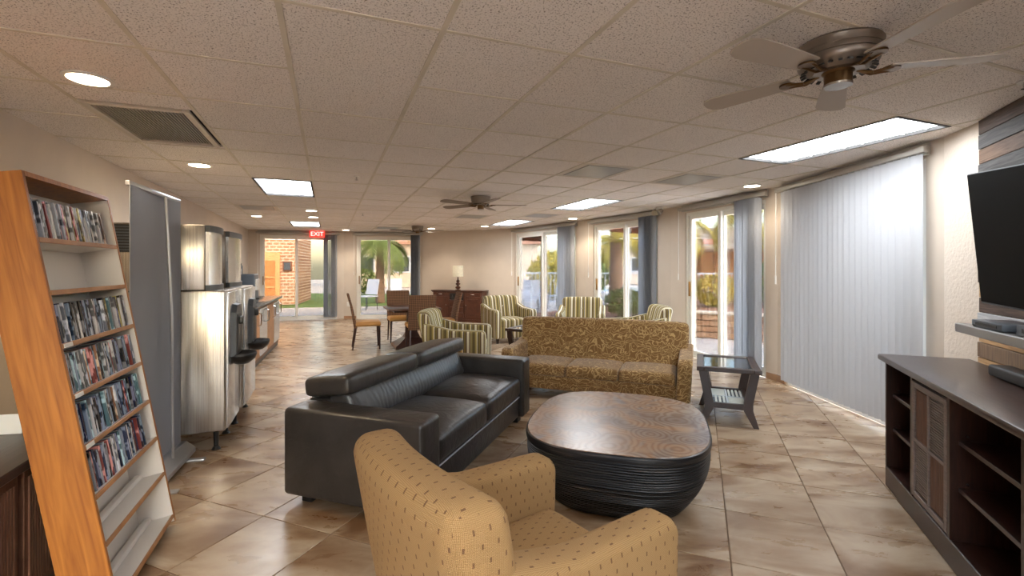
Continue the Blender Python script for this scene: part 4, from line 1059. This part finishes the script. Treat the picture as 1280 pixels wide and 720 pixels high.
# disc cases
DC = [('black', (30, 30, 34)), ('dark blue', (58, 70, 98)), ('pale blue', (146, 164, 186)), ('white', (214, 214, 214)), ('grey', (120, 124, 132)), ('red', (132, 62, 58)),
      ('teal', (92, 124, 132)), ('yellow', (200, 186, 120)), ('brown', (112, 90, 74)), ('navy', (30, 36, 66)), ('silver', (176, 182, 192)), ('orange', (170, 122, 92))]
def spine(name, c):
    m, t, b = nmat('spine_'+name.replace(' ', '_'))
    v = coord(t, 'Object', (30, 3, 13), rnd=40)
    n1 = N(t, 'ShaderNodeTexNoise', Scale=1.0, Detail=2); L(t, v, n1.inputs['Vector'])
    cc_ = rgb(*c); opp = rgb(*[min(255, x+110) if sum(c) < 400 else max(0, x-110) for x in c])
    r = ramp(t, [(0, cc_), (.52, cc_), (.56, opp), (.66, opp), (.7, cc_)]); L(t, n1.outputs[0], r.inputs[0])
    L(t, r.outputs[0], b.inputs['Base Color']); b.inputs['Roughness'].default_value = .25; return m
cases = []
CW, CD_, CHh = .0118, .125, .152
for nm, c in DC:
    bm = B(); box(bm, (0, 0, CHh/2), (CW, CD_, CHh)); me = bpy.data.meshes.new('dvd_case'); bm.to_mesh(me); bm.free(); me.materials.append(spine(nm, c)); cases.append((nm, me))
ords = ['first', 'second', 'third', 'fourth', 'fifth', 'sixth', 'seventh', 'eighth', 'ninth', 'tenth']
def ordn(n): return ords[n] if n < 10 else '%dth' % (n+1) if (n+1) % 10 not in (1, 2, 3) or 10 < n+1 < 14 else '%d%s' % (n+1, {1: 'st', 2: 'nd', 3: 'rd'}[(n+1) % 10])
MSn = MS
rows = [(0, 'top shelf', (3, 0, 3, 4, 10, 3, 10, 5, 8, 7), .93), (2, 'shelf below the empty gap', (4, 2, 0, 3, 10, 9, 7, 10, 3), .98), (3, 'fourth shelf from the top', (2, 3, 1, 0, 9, 6, 5, 11, 4), .98),
        (4, 'fifth shelf from the top', (1, 2, 9, 0, 2, 10, 5, 6, 3), .97), (5, 'lowest filled shelf', (1, 2, 9, 5, 0, 10, 6, 3, 1), .9)]
for (k, where, pal, fill) in rows:
    usable = Ws-2*pt-.016; npc = int(usable*fill/(CW+.0016)); x0 = -usable/2
    for i in range(npc):
        nm, me = cases[random.choice(pal) if random.random() > .06 else random.randrange(12)]
        lean_ = random.uniform(-.02, .02) + (.0 if i < npc-3 else -.05)
        lx = XF*(x0+CW/2+.003+i*(CW+.0016)); sc_h = random.choice((1, 1, 1, .97, .93))
        o = bpy.data.objects.new('dvd_case', me); COL.objects.link(o)
        o.matrix_world = MSn @ Matrix.Translation((lx, .012+CD_/2+random.uniform(0, .012), shz[k]+.0005)) @ Euler((0, lean_*.4, 0)).to_matrix().to_4x4() @ Matrix.Diagonal((1, 1, sc_h, 1))
        tag(o, '%s disc case, %s from the left on the %s' % (nm, ordn(i), where), 'disc case', 'disc cases on the %s' % where)

# ------------------------------------------------------------------ left side: dark cabinet, banner, ice machines, counter
def wl(Y): return -3.09-.395*(Y-2.84)
dirL = Vector((-.363, .932)); nL = Vector((.932, .363))
lz = math.atan2(dirL.y, dirL.x)
# low dark cabinet near the camera
c0 = Vector((-1.715, 1.56)); cen = c0+dirL*(.25)-nL*.30
t_ = thing('low_cabinet', 'dark brown cabinet with reeded front at the lower left edge', 'cabinet', (cen.x, cen.y, 0), lz)
# local x along dirL, local -y towards room
bm = B(); box(bm, (0, 0, .602), (1.0, .58, .036), bev=.004, seg=1); obj('top', bm, M['espresso_top'], t_, smooth=False)
bm = B(); box(bm, (0, .02, .29), (.96, .5, .58)); obj('body', bm, M['espresso'], t_, smooth=False)
for s in (-1, 1):
    bm = B(); box(bm, (s*.24, -.24, .31), (.44, .02, .5)); dd = obj('cabinet_door', bm, M['slatwood'], t_, smooth=False)
    bm = B()
    for k in range(22): box(bm, (s*.24-.2+.4*(k+.5)/22, -.253, .31), (.011, .006, .44))
    obj('reeding', bm, M['slatwood'], dd, smooth=False)
bm = B(); box(bm, (.0, .275, .89), (1.0, .02, .55)); obj('back_panel', bm, M['espresso'], t_, smooth=False)
pv = Vector((-1.80, 1.55)); bm = B(); box(bm, (0, 0, .0435), (.11, .004, .085)); r = obj('paper_card', bm, M['whitep'], loc=(-2.17, 2.02, .62), rot=(0, 0, .2), smooth=False); tag(r, 'white paper card standing on the dark cabinet at the left edge', 'card')

# roll-up banner seen from behind
p0 = Vector((-2.14, 2.63)); p1 = Vector((-2.36, 3.32)); bc = (p0+p1)/2; bd = (p1-p0).normalized(); brz = math.atan2(bd.y, bd.x); BWd = (p1-p0).length+.04
t_ = thing('rollup_banner', 'grey roll up banner stand seen from behind, beside the ice machine', 'banner', (bc.x, bc.y, 0), brz)
bm = B(); nseg = 16
for i in range(nseg):
    x0, x1 = -BWd/2+BWd*i/nseg, -BWd/2+BWd*(i+1)/nseg; y0, y1 = [.012*math.cos(2.2*x/BWd*PI) for x in (x0, x1)]
    vs = [bm.verts.new(p) for p in ((x0, y0, .09), (x1, y1, .09), (x1, y1, 1.8), (x0, y0, 1.8))]; bm.faces.new(vs)
bmesh.ops.remove_doubles(bm, verts=bm.verts, dist=1e-4)
ge = bmesh.ops.extrude_face_region(bm, geom=bm.faces[:]); bmesh.ops.translate(bm, verts=[v for v in ge['geom'] if isinstance(v, bmesh.types.BMVert)], vec=(0, .003, 0)); bmesh.ops.recalc_face_normals(bm, faces=bm.faces)
obj('banner_sheet', bm, M['banner'], t_)
bm = B(); box(bm, (0, 0, 1.81), (BWd+.01, .022, .026), bev=.004); obj('top_rail', bm, M['silver'], t_)
bm = B(); tube(bm, [(.09, -.06, .09), (.09, -.055, 1.0), (.09, -.02, 1.8)], .009, 10); obj('support_pole', bm, M['silver'], t_)
bm = B(); side_prism(bm, [(-.1, .015), (.06, .015), (.06, .06), (.03, .1), (-.04, .1), (-.1, .05)], -BWd/2-.02, BWd/2+.02, bev=.006); obj('cassette_base', bm, M['silver'], t_)
for s in (-1, 1):
    bm = B(); box(bm, (s*.25, -.06, .008), (.05, .28, .014), bev=.004); obj('swivel_foot', bm, M['silver'], t_)

def ice_machine(corner, label, wd=.46, dp=.78, foot=True):
    """corner: floor point under the near front corner; front faces the room, wd runs along the left wall"""
    c = corner+dirL*wd/2-nL*dp/2
    r = thing('ice_machine', label, 'ice machine', (c.x, c.y, 0), lz)      # local x along the wall, local -y = front
    hx, hy = wd/2, dp/2
    bm = B(); box(bm, (0, 0, .655), (wd, dp, 1.03), bev=.012, seg=3); obj('lower_bin', bm, M['steel'], r)
    bm = B(); box(bm, (0, -hy-.006, .655), (wd-.03, .02, 1.0), bev=.006); obj('front_panel', bm, M['steel_light'], r)
    # dispenser niche frame
    bm = B()
    pts = [(-.12, .66), (.12, .66), (.12, 1.0), (.07, 1.06), (-.07, 1.06), (-.12, 1.0)]
    t0 = B(); lo_ = [t0.verts.new((p[0], -hy-.014, p[1])) for p in pts]; hi_ = [t0.verts.new((p[0]*.95, -hy-.05, .86+(p[1]-.86)*.95)) for p in pts]
    t0.faces.new(hi_)
    for i in range(6): t0.faces.new((lo_[i], lo_[(i+1) % 6], hi_[(i+1) % 6], hi_[i]))
    bmesh.ops.recalc_face_normals(t0, faces=t0.faces); merge(bm, t0); nf_ = obj('dispenser_surround', bm, M['dgrey'], r, smooth=False)
    bm = B(); box(bm, (0, -hy-.05, .83), (.15, .008, .30), bev=.003, seg=1); obj('dispenser_recess', bm, M['black'], nf_, smooth=False)
    bm = B(); box(bm, (0, -hy-.065, .93), (.06, .03, .06), bev=.006); obj('dispenser_chute', bm, M['black'], nf_)
    bm = B(); lathe(bm, [(.001, -.075), (.06, -.07), (.11, -.035), (.125, 0), (.12, .015), (.105, .0), (.05, -.05), (.001, -.055)], 24)
    bmesh.ops.scale(bm, verts=bm.verts, vec=(1, .85, 1)); obj('drip_tray', bm, M['black'], r, loc=(0, -hy-.07, .66))
    # upper head
    bm = B(); box(bm, (0, .03, 1.41), (wd-.01, dp-.2, .475), bev=.01, seg=2); obj('ice_head', bm, M['steel'], r)
    yf = -(dp-.2)/2+.03
    bm = B()
    prism(bm, [(-wd/2+.02, yf), (wd/2-.02, yf), (wd/2-.02, yf-.02), (wd/4, yf-.045), (0, yf-.055), (-wd/4, yf-.045), (-wd/2+.02, yf-.02)], 1.21, 1.60); obj('head_front', bm, M['steel_light'], r)
    bm = B(); prism(bm, [(-wd/2+.01, yf), (wd/2-.01, yf), (wd/2-.01, yf-.03), (wd/4, yf-.055), (0, yf-.065), (-wd/4, yf-.055), (-wd/2+.01, yf-.03)], 1.60, 1.645); obj('head_trim', bm, M['dgrey'], r)
    bm = B(); prism(bm, [(-wd/2+.01, yf), (wd/2-.01, yf), (wd/2-.01, yf-.03), (wd/4, yf-.055), (0, yf-.065), (-wd/4, yf-.055), (-wd/2+.01, yf-.03)], 1.172, 1.21); obj('head_trim', bm, M['dgrey'], r)
    bm = B(); box(bm, (-wd/2-.001, .2, 1.54), (.02, .2, .19)); vg = obj('side_vent', bm, M['black'], r, smooth=False)
    bm = B()
    for k in range(9): box(bm, (-wd/2-.012, .2, 1.46+.02*k), (.008, .19, .006))
    obj('vent_louvre', bm, M['dgrey'], vg, smooth=False)
    for sx in (-1, 1):
        for sy in (-1, 1):
            bm = B(); cyl(bm, (sx*(hx-.05), sy*(hy-.07), .145), (sx*(hx-.05), sy*(hy-.07), .02), .02, .015, 12); cyl(bm, (sx*(hx-.05), sy*(hy-.07), .02), (sx*(hx-.05), sy*(hy-.07), 0), .02, .032, 14); obj('leg', bm, M['black'], r)
    return r
ice_machine(Vector((-2.10, 3.45)), 'nearest stainless ice machine with black dispenser, beside the grey banner')
ice_machine(Vector((-2.30, 4.02)), 'second stainless ice machine, behind the nearest one', wd=.62, dp=.72)

# counter
f0 = Vector((-3.25, 5.9)); f1 = Vector((-4.05, 8.25)); fd = (f1-f0).normalized(); fn = Vector((fd.y, -fd.x)); fn = fn if fn.x > 0 else -fn
cl_ = (f1-f0).length; dpc = .62; cen = (f0+f1)/2-fn*dpc/2
t_ = thing('coffee_counter', 'coffee counter with dark stone top along the left wall', 'counter', (cen.x, cen.y, 0), math.atan2(fd.y, fd.x))
bm = B(); box(bm, (0, 0, .83), (cl_+.06, dpc+.04, .04), bev=.006); obj('countertop', bm, M['granite'], t_)
bm = B(); box(bm, (0, .01, .43), (cl_-.02, dpc-.06, .76)); obj('cabinet_body', bm, M['slatwood'], t_, smooth=False)
bm = B(); box(bm, (0, -.0, .045), (cl_-.04, dpc-.1, .09)); obj('toe_kick', bm, M['black'], t_, smooth=False)
nd = 4
for k in range(nd):
    x = -cl_/2+cl_*(k+.5)/nd; mat = [M['oak_edge'], M['steel_light'], M['oak_edge'], M['steel_light']][k]
    bm = B(); box(bm, (x, -dpc/2+.035, .44), (cl_/nd-.02, .025, .66), bev=.004, seg=1); dd = obj('cabinet_door', bm, mat, t_, smooth=False, label='wood door' if k % 2 == 0 else 'pale steel door')
    bm = B(); tube(bm, [(x+.15, -dpc/2+.02, .55), (x+.15, -dpc/2-.02, .57), (x+.15, -dpc/2-.02, .72), (x+.15, -dpc/2+.02, .74)], .008, 8); obj('door_handle', bm, M['chrome'], dd)
R_ = Matrix.Rotation(math.atan2(fd.y, fd.x), 2)
def onc(x, y): v = Vector((cen.x, cen.y))+R_ @ Vector((x, y)); return (v.x, v.y, .85)
t_ = thing('coffee_machine', 'dark grey coffee machine at the near part of the coffee counter', 'coffee machine', onc(-.35, -.02), math.atan2(fd.y, fd.x))
bm = B(); box(bm, (0, 0, .2), (.34, .36, .4), bev=.02, seg=3); obj('housing', bm, M['dgrey'], t_)
bm = B(); box(bm, (0, -.185, .25), (.26, .02, .16), bev=.004, seg=1); obj('brew_window', bm, M['steel_light'], t_, smooth=False)
bm = B(); box(bm, (0, -.2, .05), (.2, .06, .02)); obj('drip_tray', bm, M['black'], t_, smooth=False)
t_ = thing('coffee_urn', 'black coffee urn beside the coffee machine', 'urn', onc(-.78, .05), 0)
bm = B(); lathe(bm, [(.001, 0), (.09, 0), (.095, .03), (.085, .05), (.085, .32), (.06, .36), (.02, .38), (.02, .4), (.001, .402)], 24); obj('urn_body', bm, M['black'], t_)
bm = B(); cyl(bm, (.08, -.02, .1), (.13, -.03, .09), .012, n=10); obj('tap', bm, M['chrome'], t_)
for k, (x, y, h, lb) in enumerate(((-.52, .1, .14, 'small dark jar on top of the coffee machine, left'), (-.35, .06, .1, 'small pale jar on top of the coffee machine, middle'), (-.2, .1, .16, 'tall dark jar on top of the coffee machine, right'))):
    p = onc(-.45+.1*k, .03); bm = B(); lathe(bm, [(.001, 0), (.035, 0), (.035, h*.7), (.02, h*.85), (.001, h*.86)], 16); o = obj('jar', bm, M['dgrey'] if k != 1 else M['whitep'], loc=(p[0], p[1], 1.251))
    bm = B(); lathe(bm, [(.001, 0), (.024, 0), (.024, .015), (.001, .016)], 12); obj('lid', bm, M['black'], o, loc=(0, 0, h*.85)); tag(o, lb, 'jar')
# fire alarm on left wall
yy = 8.6; t_ = thing('fire_alarm', 'small red fire alarm on the wall beyond the ice machines', 'alarm', (wl(yy)+.02, yy, 1.85), lz)
bm = B(); box(bm, (0, 0, 0), (.1, .04, .12), bev=.008); obj('alarm_body', bm, plain('alarm_red', rgb(150, 40, 34), .4), t_)
bm = B(); cyl(bm, (0, -.02, 0), (0, -.03, 0), .03, n=16); obj('alarm_strobe', bm, M['whitep'], t_)

# ------------------------------------------------------------------ outside
bm = B(); box(bm, (0, 20, -.06), (90, 70, .05)); g = struct('patio_ground', bm, M['paver'])
def ground_patch(name, pts, mat, z=-.03): bm = B(); prism(bm, pts, z-.02, z); return struct(name, bm, mat)
ground_patch('lawn_ground', [(-14, 17), (-8.2, 16), (-2.5, 17.5), (-2.5, 24), (-16, 26)], M['grass'], -.02)
ground_patch('mulch_bed_ground', [(.6, 11.6), (2.6, 11.2), (4.4, 10.2), (5.2, 15), (3.5, 17), (.6, 14)], M['mulch'], -.015)
def wallbox(name, c, s, mat, label, cat, rz=0, extra=None):
    r = thing(name, label, cat, (c[0], c[1], 0), rz); bm = B(); box(bm, (0, 0, c[2]), s); obj('wall', bm, mat, r, smooth=False)
    if extra: extra(r)
    return r
# brick-clad wing seen through the exit door
def wing(r):
    bm = B(); box(bm, (1.8, -1.52, .95), (.75, .1, 1.9)); al_ = obj('alcove_frame', bm, M['orange_out'], r, smooth=False)
    bm = B(); box(bm, (1.8, -1.57, .95), (.45, .04, 1.3)); obj('alcove_recess', bm, plain('alcove_inside', rgb(196, 128, 72), .9), al_, smooth=False)
    for z in (.65, 1.0): bm = B(); box(bm, (1.8, -1.6, z), (.45, .06, .05)); obj('alcove_shelf', bm, M['orange_out'], al_, smooth=False)
    bm = B(); box(bm, (2.42, -1.52, 1.4), (.3, .06, .36), bev=.01, seg=1); w1 = obj('window_frame', bm, M['beam'], r, smooth=False)
    bm = B(); box(bm, (2.42, -1.555, 1.4), (.22, .02, .28)); obj('pane', bm, M['dgrey'], w1, smooth=False)
brickm = None
def brick_mat():
    m, t, b = nmat('tan_brick_cladding'); v = coord(t, 'Object', (1, 1, 1), (PI/2, 0, 0)); br = t.nodes.new('ShaderNodeTexBrick'); L(t, v, br.inputs['Vector'])
    br.inputs['Color1'].default_value = rgb(190, 142, 108); br.inputs['Color2'].default_value = rgb(166, 118, 88); br.inputs['Mortar'].default_value = rgb(226, 204, 180)
    br.inputs['Scale'].default_value = 2.2; br.inputs['Mortar Size'].default_value = .035; L(t, br.outputs[0], b.inputs['Base Color']); b.inputs['Roughness'].default_value = .9; return m
M['brickout'] = brick_mat()
wallbox('neighbour_wing', (-10.9, 18.0, 2.6), (5.5, 3, 5.2), M['brickout'], 'tan brick building wing with orange alcove outside the exit door', 'building', .25, wing)
def far_roof(r):
    bm = B(); side_prism(bm, [(-3.4, 3.0), (3.4, 3.0), (0, 4.5)], -7.2, 7.2); obj('roof', bm, M['roof_out'], r, smooth=False)
    for k in range(5):
        bm = B(); box(bm, (-5+2.5*k, -3.03, 1.6), (1.2, .08, 1.2)); f_ = obj('window_frame', bm, M['fencew'], r, smooth=False)
        bm = B(); box(bm, (-5+2.5*k, -3.08, 1.6), (1.0, .03, 1.0)); obj('pane', bm, M['dgrey'], f_, smooth=False)
wallbox('far_building', (-5.2, 36, 1.5), (14, 6, 3), M['beige_out'], 'low beige building with terracotta roof across the lawn', 'building', 0, far_roof)
wallbox('poolside_building', (16, 40, 1.6), (16, 6, 3.2), M['beige_out'], 'beige building beyond the swimming pool', 'building', -.3, far_roof)
# long pale canopy band seen through the right doors
t_ = thing('carport_canopy', 'long pale flat canopy on posts outside the right glass doors', 'canopy', (9.5, 16.5, 0), math.radians(-28))
bm = B(); box(bm, (0, 0, 2.35), (9, 3, .75), bev=.03, seg=1); obj('canopy_roof', bm, M['beige_out'], t_, smooth=False)
for s in (-1, 0, 1):
    bm = B(); cyl(bm, (s*4, -1.2, 0), (s*4, -1.2, 2.0), .1, n=12); obj('post', bm, M['beige_out'], t_)
bm = B(); box(bm, (0, 1.4, 1.0), (9, .1, 2.0)); obj('rear_wall', bm, M['orange_out'], t_, smooth=False)
# pergola beams over middle doors
t_ = thing('patio_pergola', 'brown wooden patio roof edge outside the middle glass doors', 'pergola', (1.9, 12.2, 0), math.radians(-52))
bm = B(); box(bm, (.0, 0, 2.42), (5.0, 1.6, .14)); obj('roof_deck', bm, M['beam'], t_, smooth=False)
for x in (-2.4, -.2, 1.5):
    bm = B(); box(bm, (x, -.0, 2.25), (.12, 1.5, .2)); obj('beam', bm, M['beam'], t_, smooth=False)
for x in (-2.4, 2.4):
    bm = B(); box(bm, (x, .7, 1.2), (.14, .14, 2.4)); obj('post', bm, M['beam'], t_, smooth=False)
# pool and fence
t_ = thing('swimming_pool', 'turquoise swimming pool beyond the fence', 'pool', (8.0, 28, 0), -.2)
bm = B(); box(bm, (0, 0, .0), (14, 5, .16), bev=.02, seg=1); obj('coping', bm, M['fencew'], t_, smooth=False)
bm = B(); box(bm, (0, 0, .09), (13.4, 4.4, .02)); obj('water', bm, M['water'], t_, smooth=False)
def fence(a_, b_, label, h=1.15, mat=None):
    a_ = Vector(a_); b_ = Vector(b_); l = (b_-a_).length; d = (b_-a_)/l
    r = thing('pool_fence', label, 'fence', (a_.x, a_.y, 0), math.atan2(d.y, d.x)); mat = mat or M['fencew']
    for z in (.12, h): bm = B(); box(bm, (l/2, 0, z), (l, .04, .05)); obj('rail', bm, mat, r, smooth=False)
    bm = B(); box(bm, (0, 0, h/2), (.02, .02, h)); s = obj('picket', bm, mat, r, smooth=False); k = 1
    while k*.14 < l: inst(s, 'picket', r, (k*.14, 0, 0)); k += 1
fence((.2, 17.5), (7.5, 15.2), 'white metal fence outside the two middle glass doors')
fence((7.2, 22), (16, 19), 'farther white metal fence before the pool at the right')
# retaining wall of stone blocks, block by block
def block_wall(a_, b_, h, label):
    a_ = Vector(a_); b_ = Vector(b_); l = (b_-a_).length; d = (b_-a_)/l
    r = thing('retaining_wall', label, 'wall', (a_.x, a_.y, 0), math.atan2(d.y, d.x)); bw, bh = .3, h/4
    bm = B(); box(bm, (0, 0, 0), (bw-.012, .24, bh-.01), bev=.012, seg=1); src = None
    me_src = obj('block', bm, M['block'], r, smooth=False); first = True
    for j in range(4):
        nb_ = int(l/bw)
        for i in range(nb_):
            x = (i+.5+(.5 if j % 2 else 0))*bw
            if first: me_src.location = (x, random.uniform(-.012, .012), bh*(j+.5)-.03); first = False
            else: inst(me_src, 'block', r, (x, random.uniform(-.012, .012), bh*(j+.5)-.03))
    bm = B(); box(bm, (l/2, 0, h+.0), (l+.2, .3, .05), bev=.01, seg=1); obj('cap', bm, M['beige_out'], r, smooth=False)
block_wall((2.9, 9.9), (5.6, 8.1), .46, 'low brown block retaining wall outside the right glass door')
bm = B(); prism(bm, [(3.1, 10.1), (5.8, 8.3), (13, 14), (8, 19)], -.03, .42); struct('planter_ground', bm, M['mulch'])
# foliage
def leafball(bm, c, s, nlv, size, rs):
    for _ in range(nlv):
        v = Vector((rs.gauss(0, 1), rs.gauss(0, 1), rs.gauss(0, 1))).normalized()*(rs.uniform(.45, 1)**.5)
        p = Vector(c)+Vector((v.x*s[0], v.y*s[1], v.z*s[2])); e = Euler((rs.uniform(0, 6), rs.uniform(0, 6), rs.uniform(0, 6))).to_matrix()
        k = size*rs.uniform(.6, 1.3); q = [p+e @ Vector(w) for w in ((-k, 0, 0), (0, -k*.4, 0), (k, 0, 0), (0, k*.4, 0))]
        bm.faces.new([bm.verts.new(x) for x in q])
rs = random.Random(3)
def shrub(x, y, s, mat, label, z=0, group='garden shrubs outside'):
    r = thing('garden_shrub', label, 'shrub', (x, y, z), 0, group)
    bm = B(); leafball(bm, (0, 0, s*.6), (s*.75, s*.75, s*.55), 900, s*.09, rs); obj('foliage', bm, mat, r, smooth=False)
    bm = B(); cyl(bm, (0, 0, 0), (0, 0, s*.5), .03, .02, 8); obj('stem', bm, M['bark'], r)
def palm(x, y, h, label, r0=.16, nf_=18, fl_=1.5, mat=None, z=0, seed=1):
    r = thing('palm_tree', label, 'palm tree', (x, y, z)); q = random.Random(seed)
    bm = B(); prof = []
    k = int(h/.12)
    for i in range(k+1): rr = r0*(1-.35*i/k)*(1.0 if i % 2 else .88); prof.append((rr, h*i/k))
    lathe(bm, prof, 12); obj('trunk', bm, M['bark'], r)
    for i in range(nf_):
        a_ = 2*PI*i/nf_+q.uniform(-.2, .2); e0 = q.uniform(-.2, 1.0); bm = B(); p = Vector((0, 0, h)); el = e0; seg = 9; prev = None
        for j in range(seg):
            d = Vector((math.cos(a_)*math.cos(el), math.sin(a_)*math.cos(el), math.sin(el))); p2 = p+d*fl_/seg; side = Vector((-math.sin(a_), math.cos(a_), 0)); wl_ = fl_*.26*math.sin(PI*(j+1)/(seg+1))**.6
            for s in (-1, 1):
                for m_ in (0, .5):
                    b0 = p.lerp(p2, m_); tip = b0+side*s*wl_+d*wl_*.5-Vector((0, 0, wl_*.45)); w0 = d*fl_*.022
                    bm.faces.new([bm.verts.new(b0-w0), bm.verts.new(b0+w0), bm.verts.new(tip)])
            cyl(bm, p, p2, .012, .01, 4, caps=False); p = p2; el -= .24
        obj('frond', bm, mat or M['leaf_y'], r, smooth=False)
palm(5.7, 11.9, 2.3, 'slender palm just outside the right glass door, above the block wall', .12, 16, 1.3, z=.40, seed=4)
palm(3.85, 11.35, 1.9, 'short yellow green palm left of the slender palm outside', .13, 14, 1.2, z=.40, seed=9)
palm(3.35, 15.2, 3.2, 'thick dark palm trunk outside the middle glass door', .26, 14, 1.6, seed=5)
palm(4.4, 19.6, 2.4, 'yellow palm beside the thick trunk outside', .14, 20, 1.7, seed=6)
palm(-5.1, 18.2, 2.35, 'palm outside the second far door, left', .2, 18, 1.8, mat=M['leaf_g'], seed=7)
palm(-3.2, 21.0, 2.6, 'palm outside the second far door, right', .2, 18, 1.8, seed=8)
palm(8.8, 13.4, 2.4, 'palm at the far right of the planter', .14, 16, 1.6, z=.40, seed=12)
shrub(4.75, 11.0, .7, M['leaf_y'], 'yellow green shrub behind the block wall, left', .40)
shrub(6.3, 11.2, 1.0, M['leaf_g'], 'green shrub behind the block wall, right', .40)
shrub(7.7, 11.0, .9, M['leaf_y'], 'tall yellow shrub under the canopy', .40)
shrub(3.0, 12.6, .7, M['leaf_g'], 'low green shrub in the mulch bed', 0)
shrub(4.0, 13.2, .7, M['leaf_y'], 'low yellow shrub in the mulch bed', 0)
shrub(-7.6, 23.5, 1.2, M['leaf_g'], 'round green shrub on the lawn beside the brick wing')
shrub(2.0, 20.5, 1.8, M['leaf_y'], 'large yellow shrub behind the middle fence')
shrub(3.6, 23.5, 2.0, M['leaf_g'], 'large green shrub behind the middle fence')
def rock(x, y, s, label):
    bm = B(); bmesh.ops.create_icosphere(bm, subdivisions=2, radius=s)
    for v in bm.verts: v.co *= 1+rs.uniform(-.12, .12); v.co.z *= .7
    o = obj('boulder', bm, M['boulder'], loc=(x, y, s*.55)); tag(o, label, 'boulder', 'boulders outside the middle door')
rock(1.22, 11.75, .2, 'round boulder outside the middle glass door, left'); rock(1.62, 11.7, .18, 'round boulder outside the middle glass door, right')
# patio chairs seen through the second far door
def patio_chair(x, y, rz, label):
    r = thing('patio_chair', label, 'chair', (x, y, 0), rz, 'patio chairs on the terrace')
    bm = B(); box(bm, (0, 0, .42), (.5, .5, .03)); obj('seat', bm, M['fencew'], r, smooth=False)
    bm = B(); box(bm, (0, -.26, .72), (.5, .03, .5), rot=(.2, 0, 0)); obj('backrest', bm, M['fencew'], r, smooth=False)
    for sx in (-1, 1):
        for sy in (-1, 1): bm = B(); cyl(bm, (sx*.22, sy*.22, .42), (sx*.24, sy*.24, 0), .014, n=8); obj('leg', bm, M['dgrey'], r)
patio_chair(-4.7, 15.2, 2.6, 'left white patio chair outside the second far door'); patio_chair(-3.9, 15.6, 3.4, 'right white patio chair outside the second far door')
patio_chair(.55, 14.2, 3.0, 'white patio chair outside the middle glass door, left'); patio_chair(1.5, 15.4, 2.4, 'white patio chair outside the middle glass door, right')
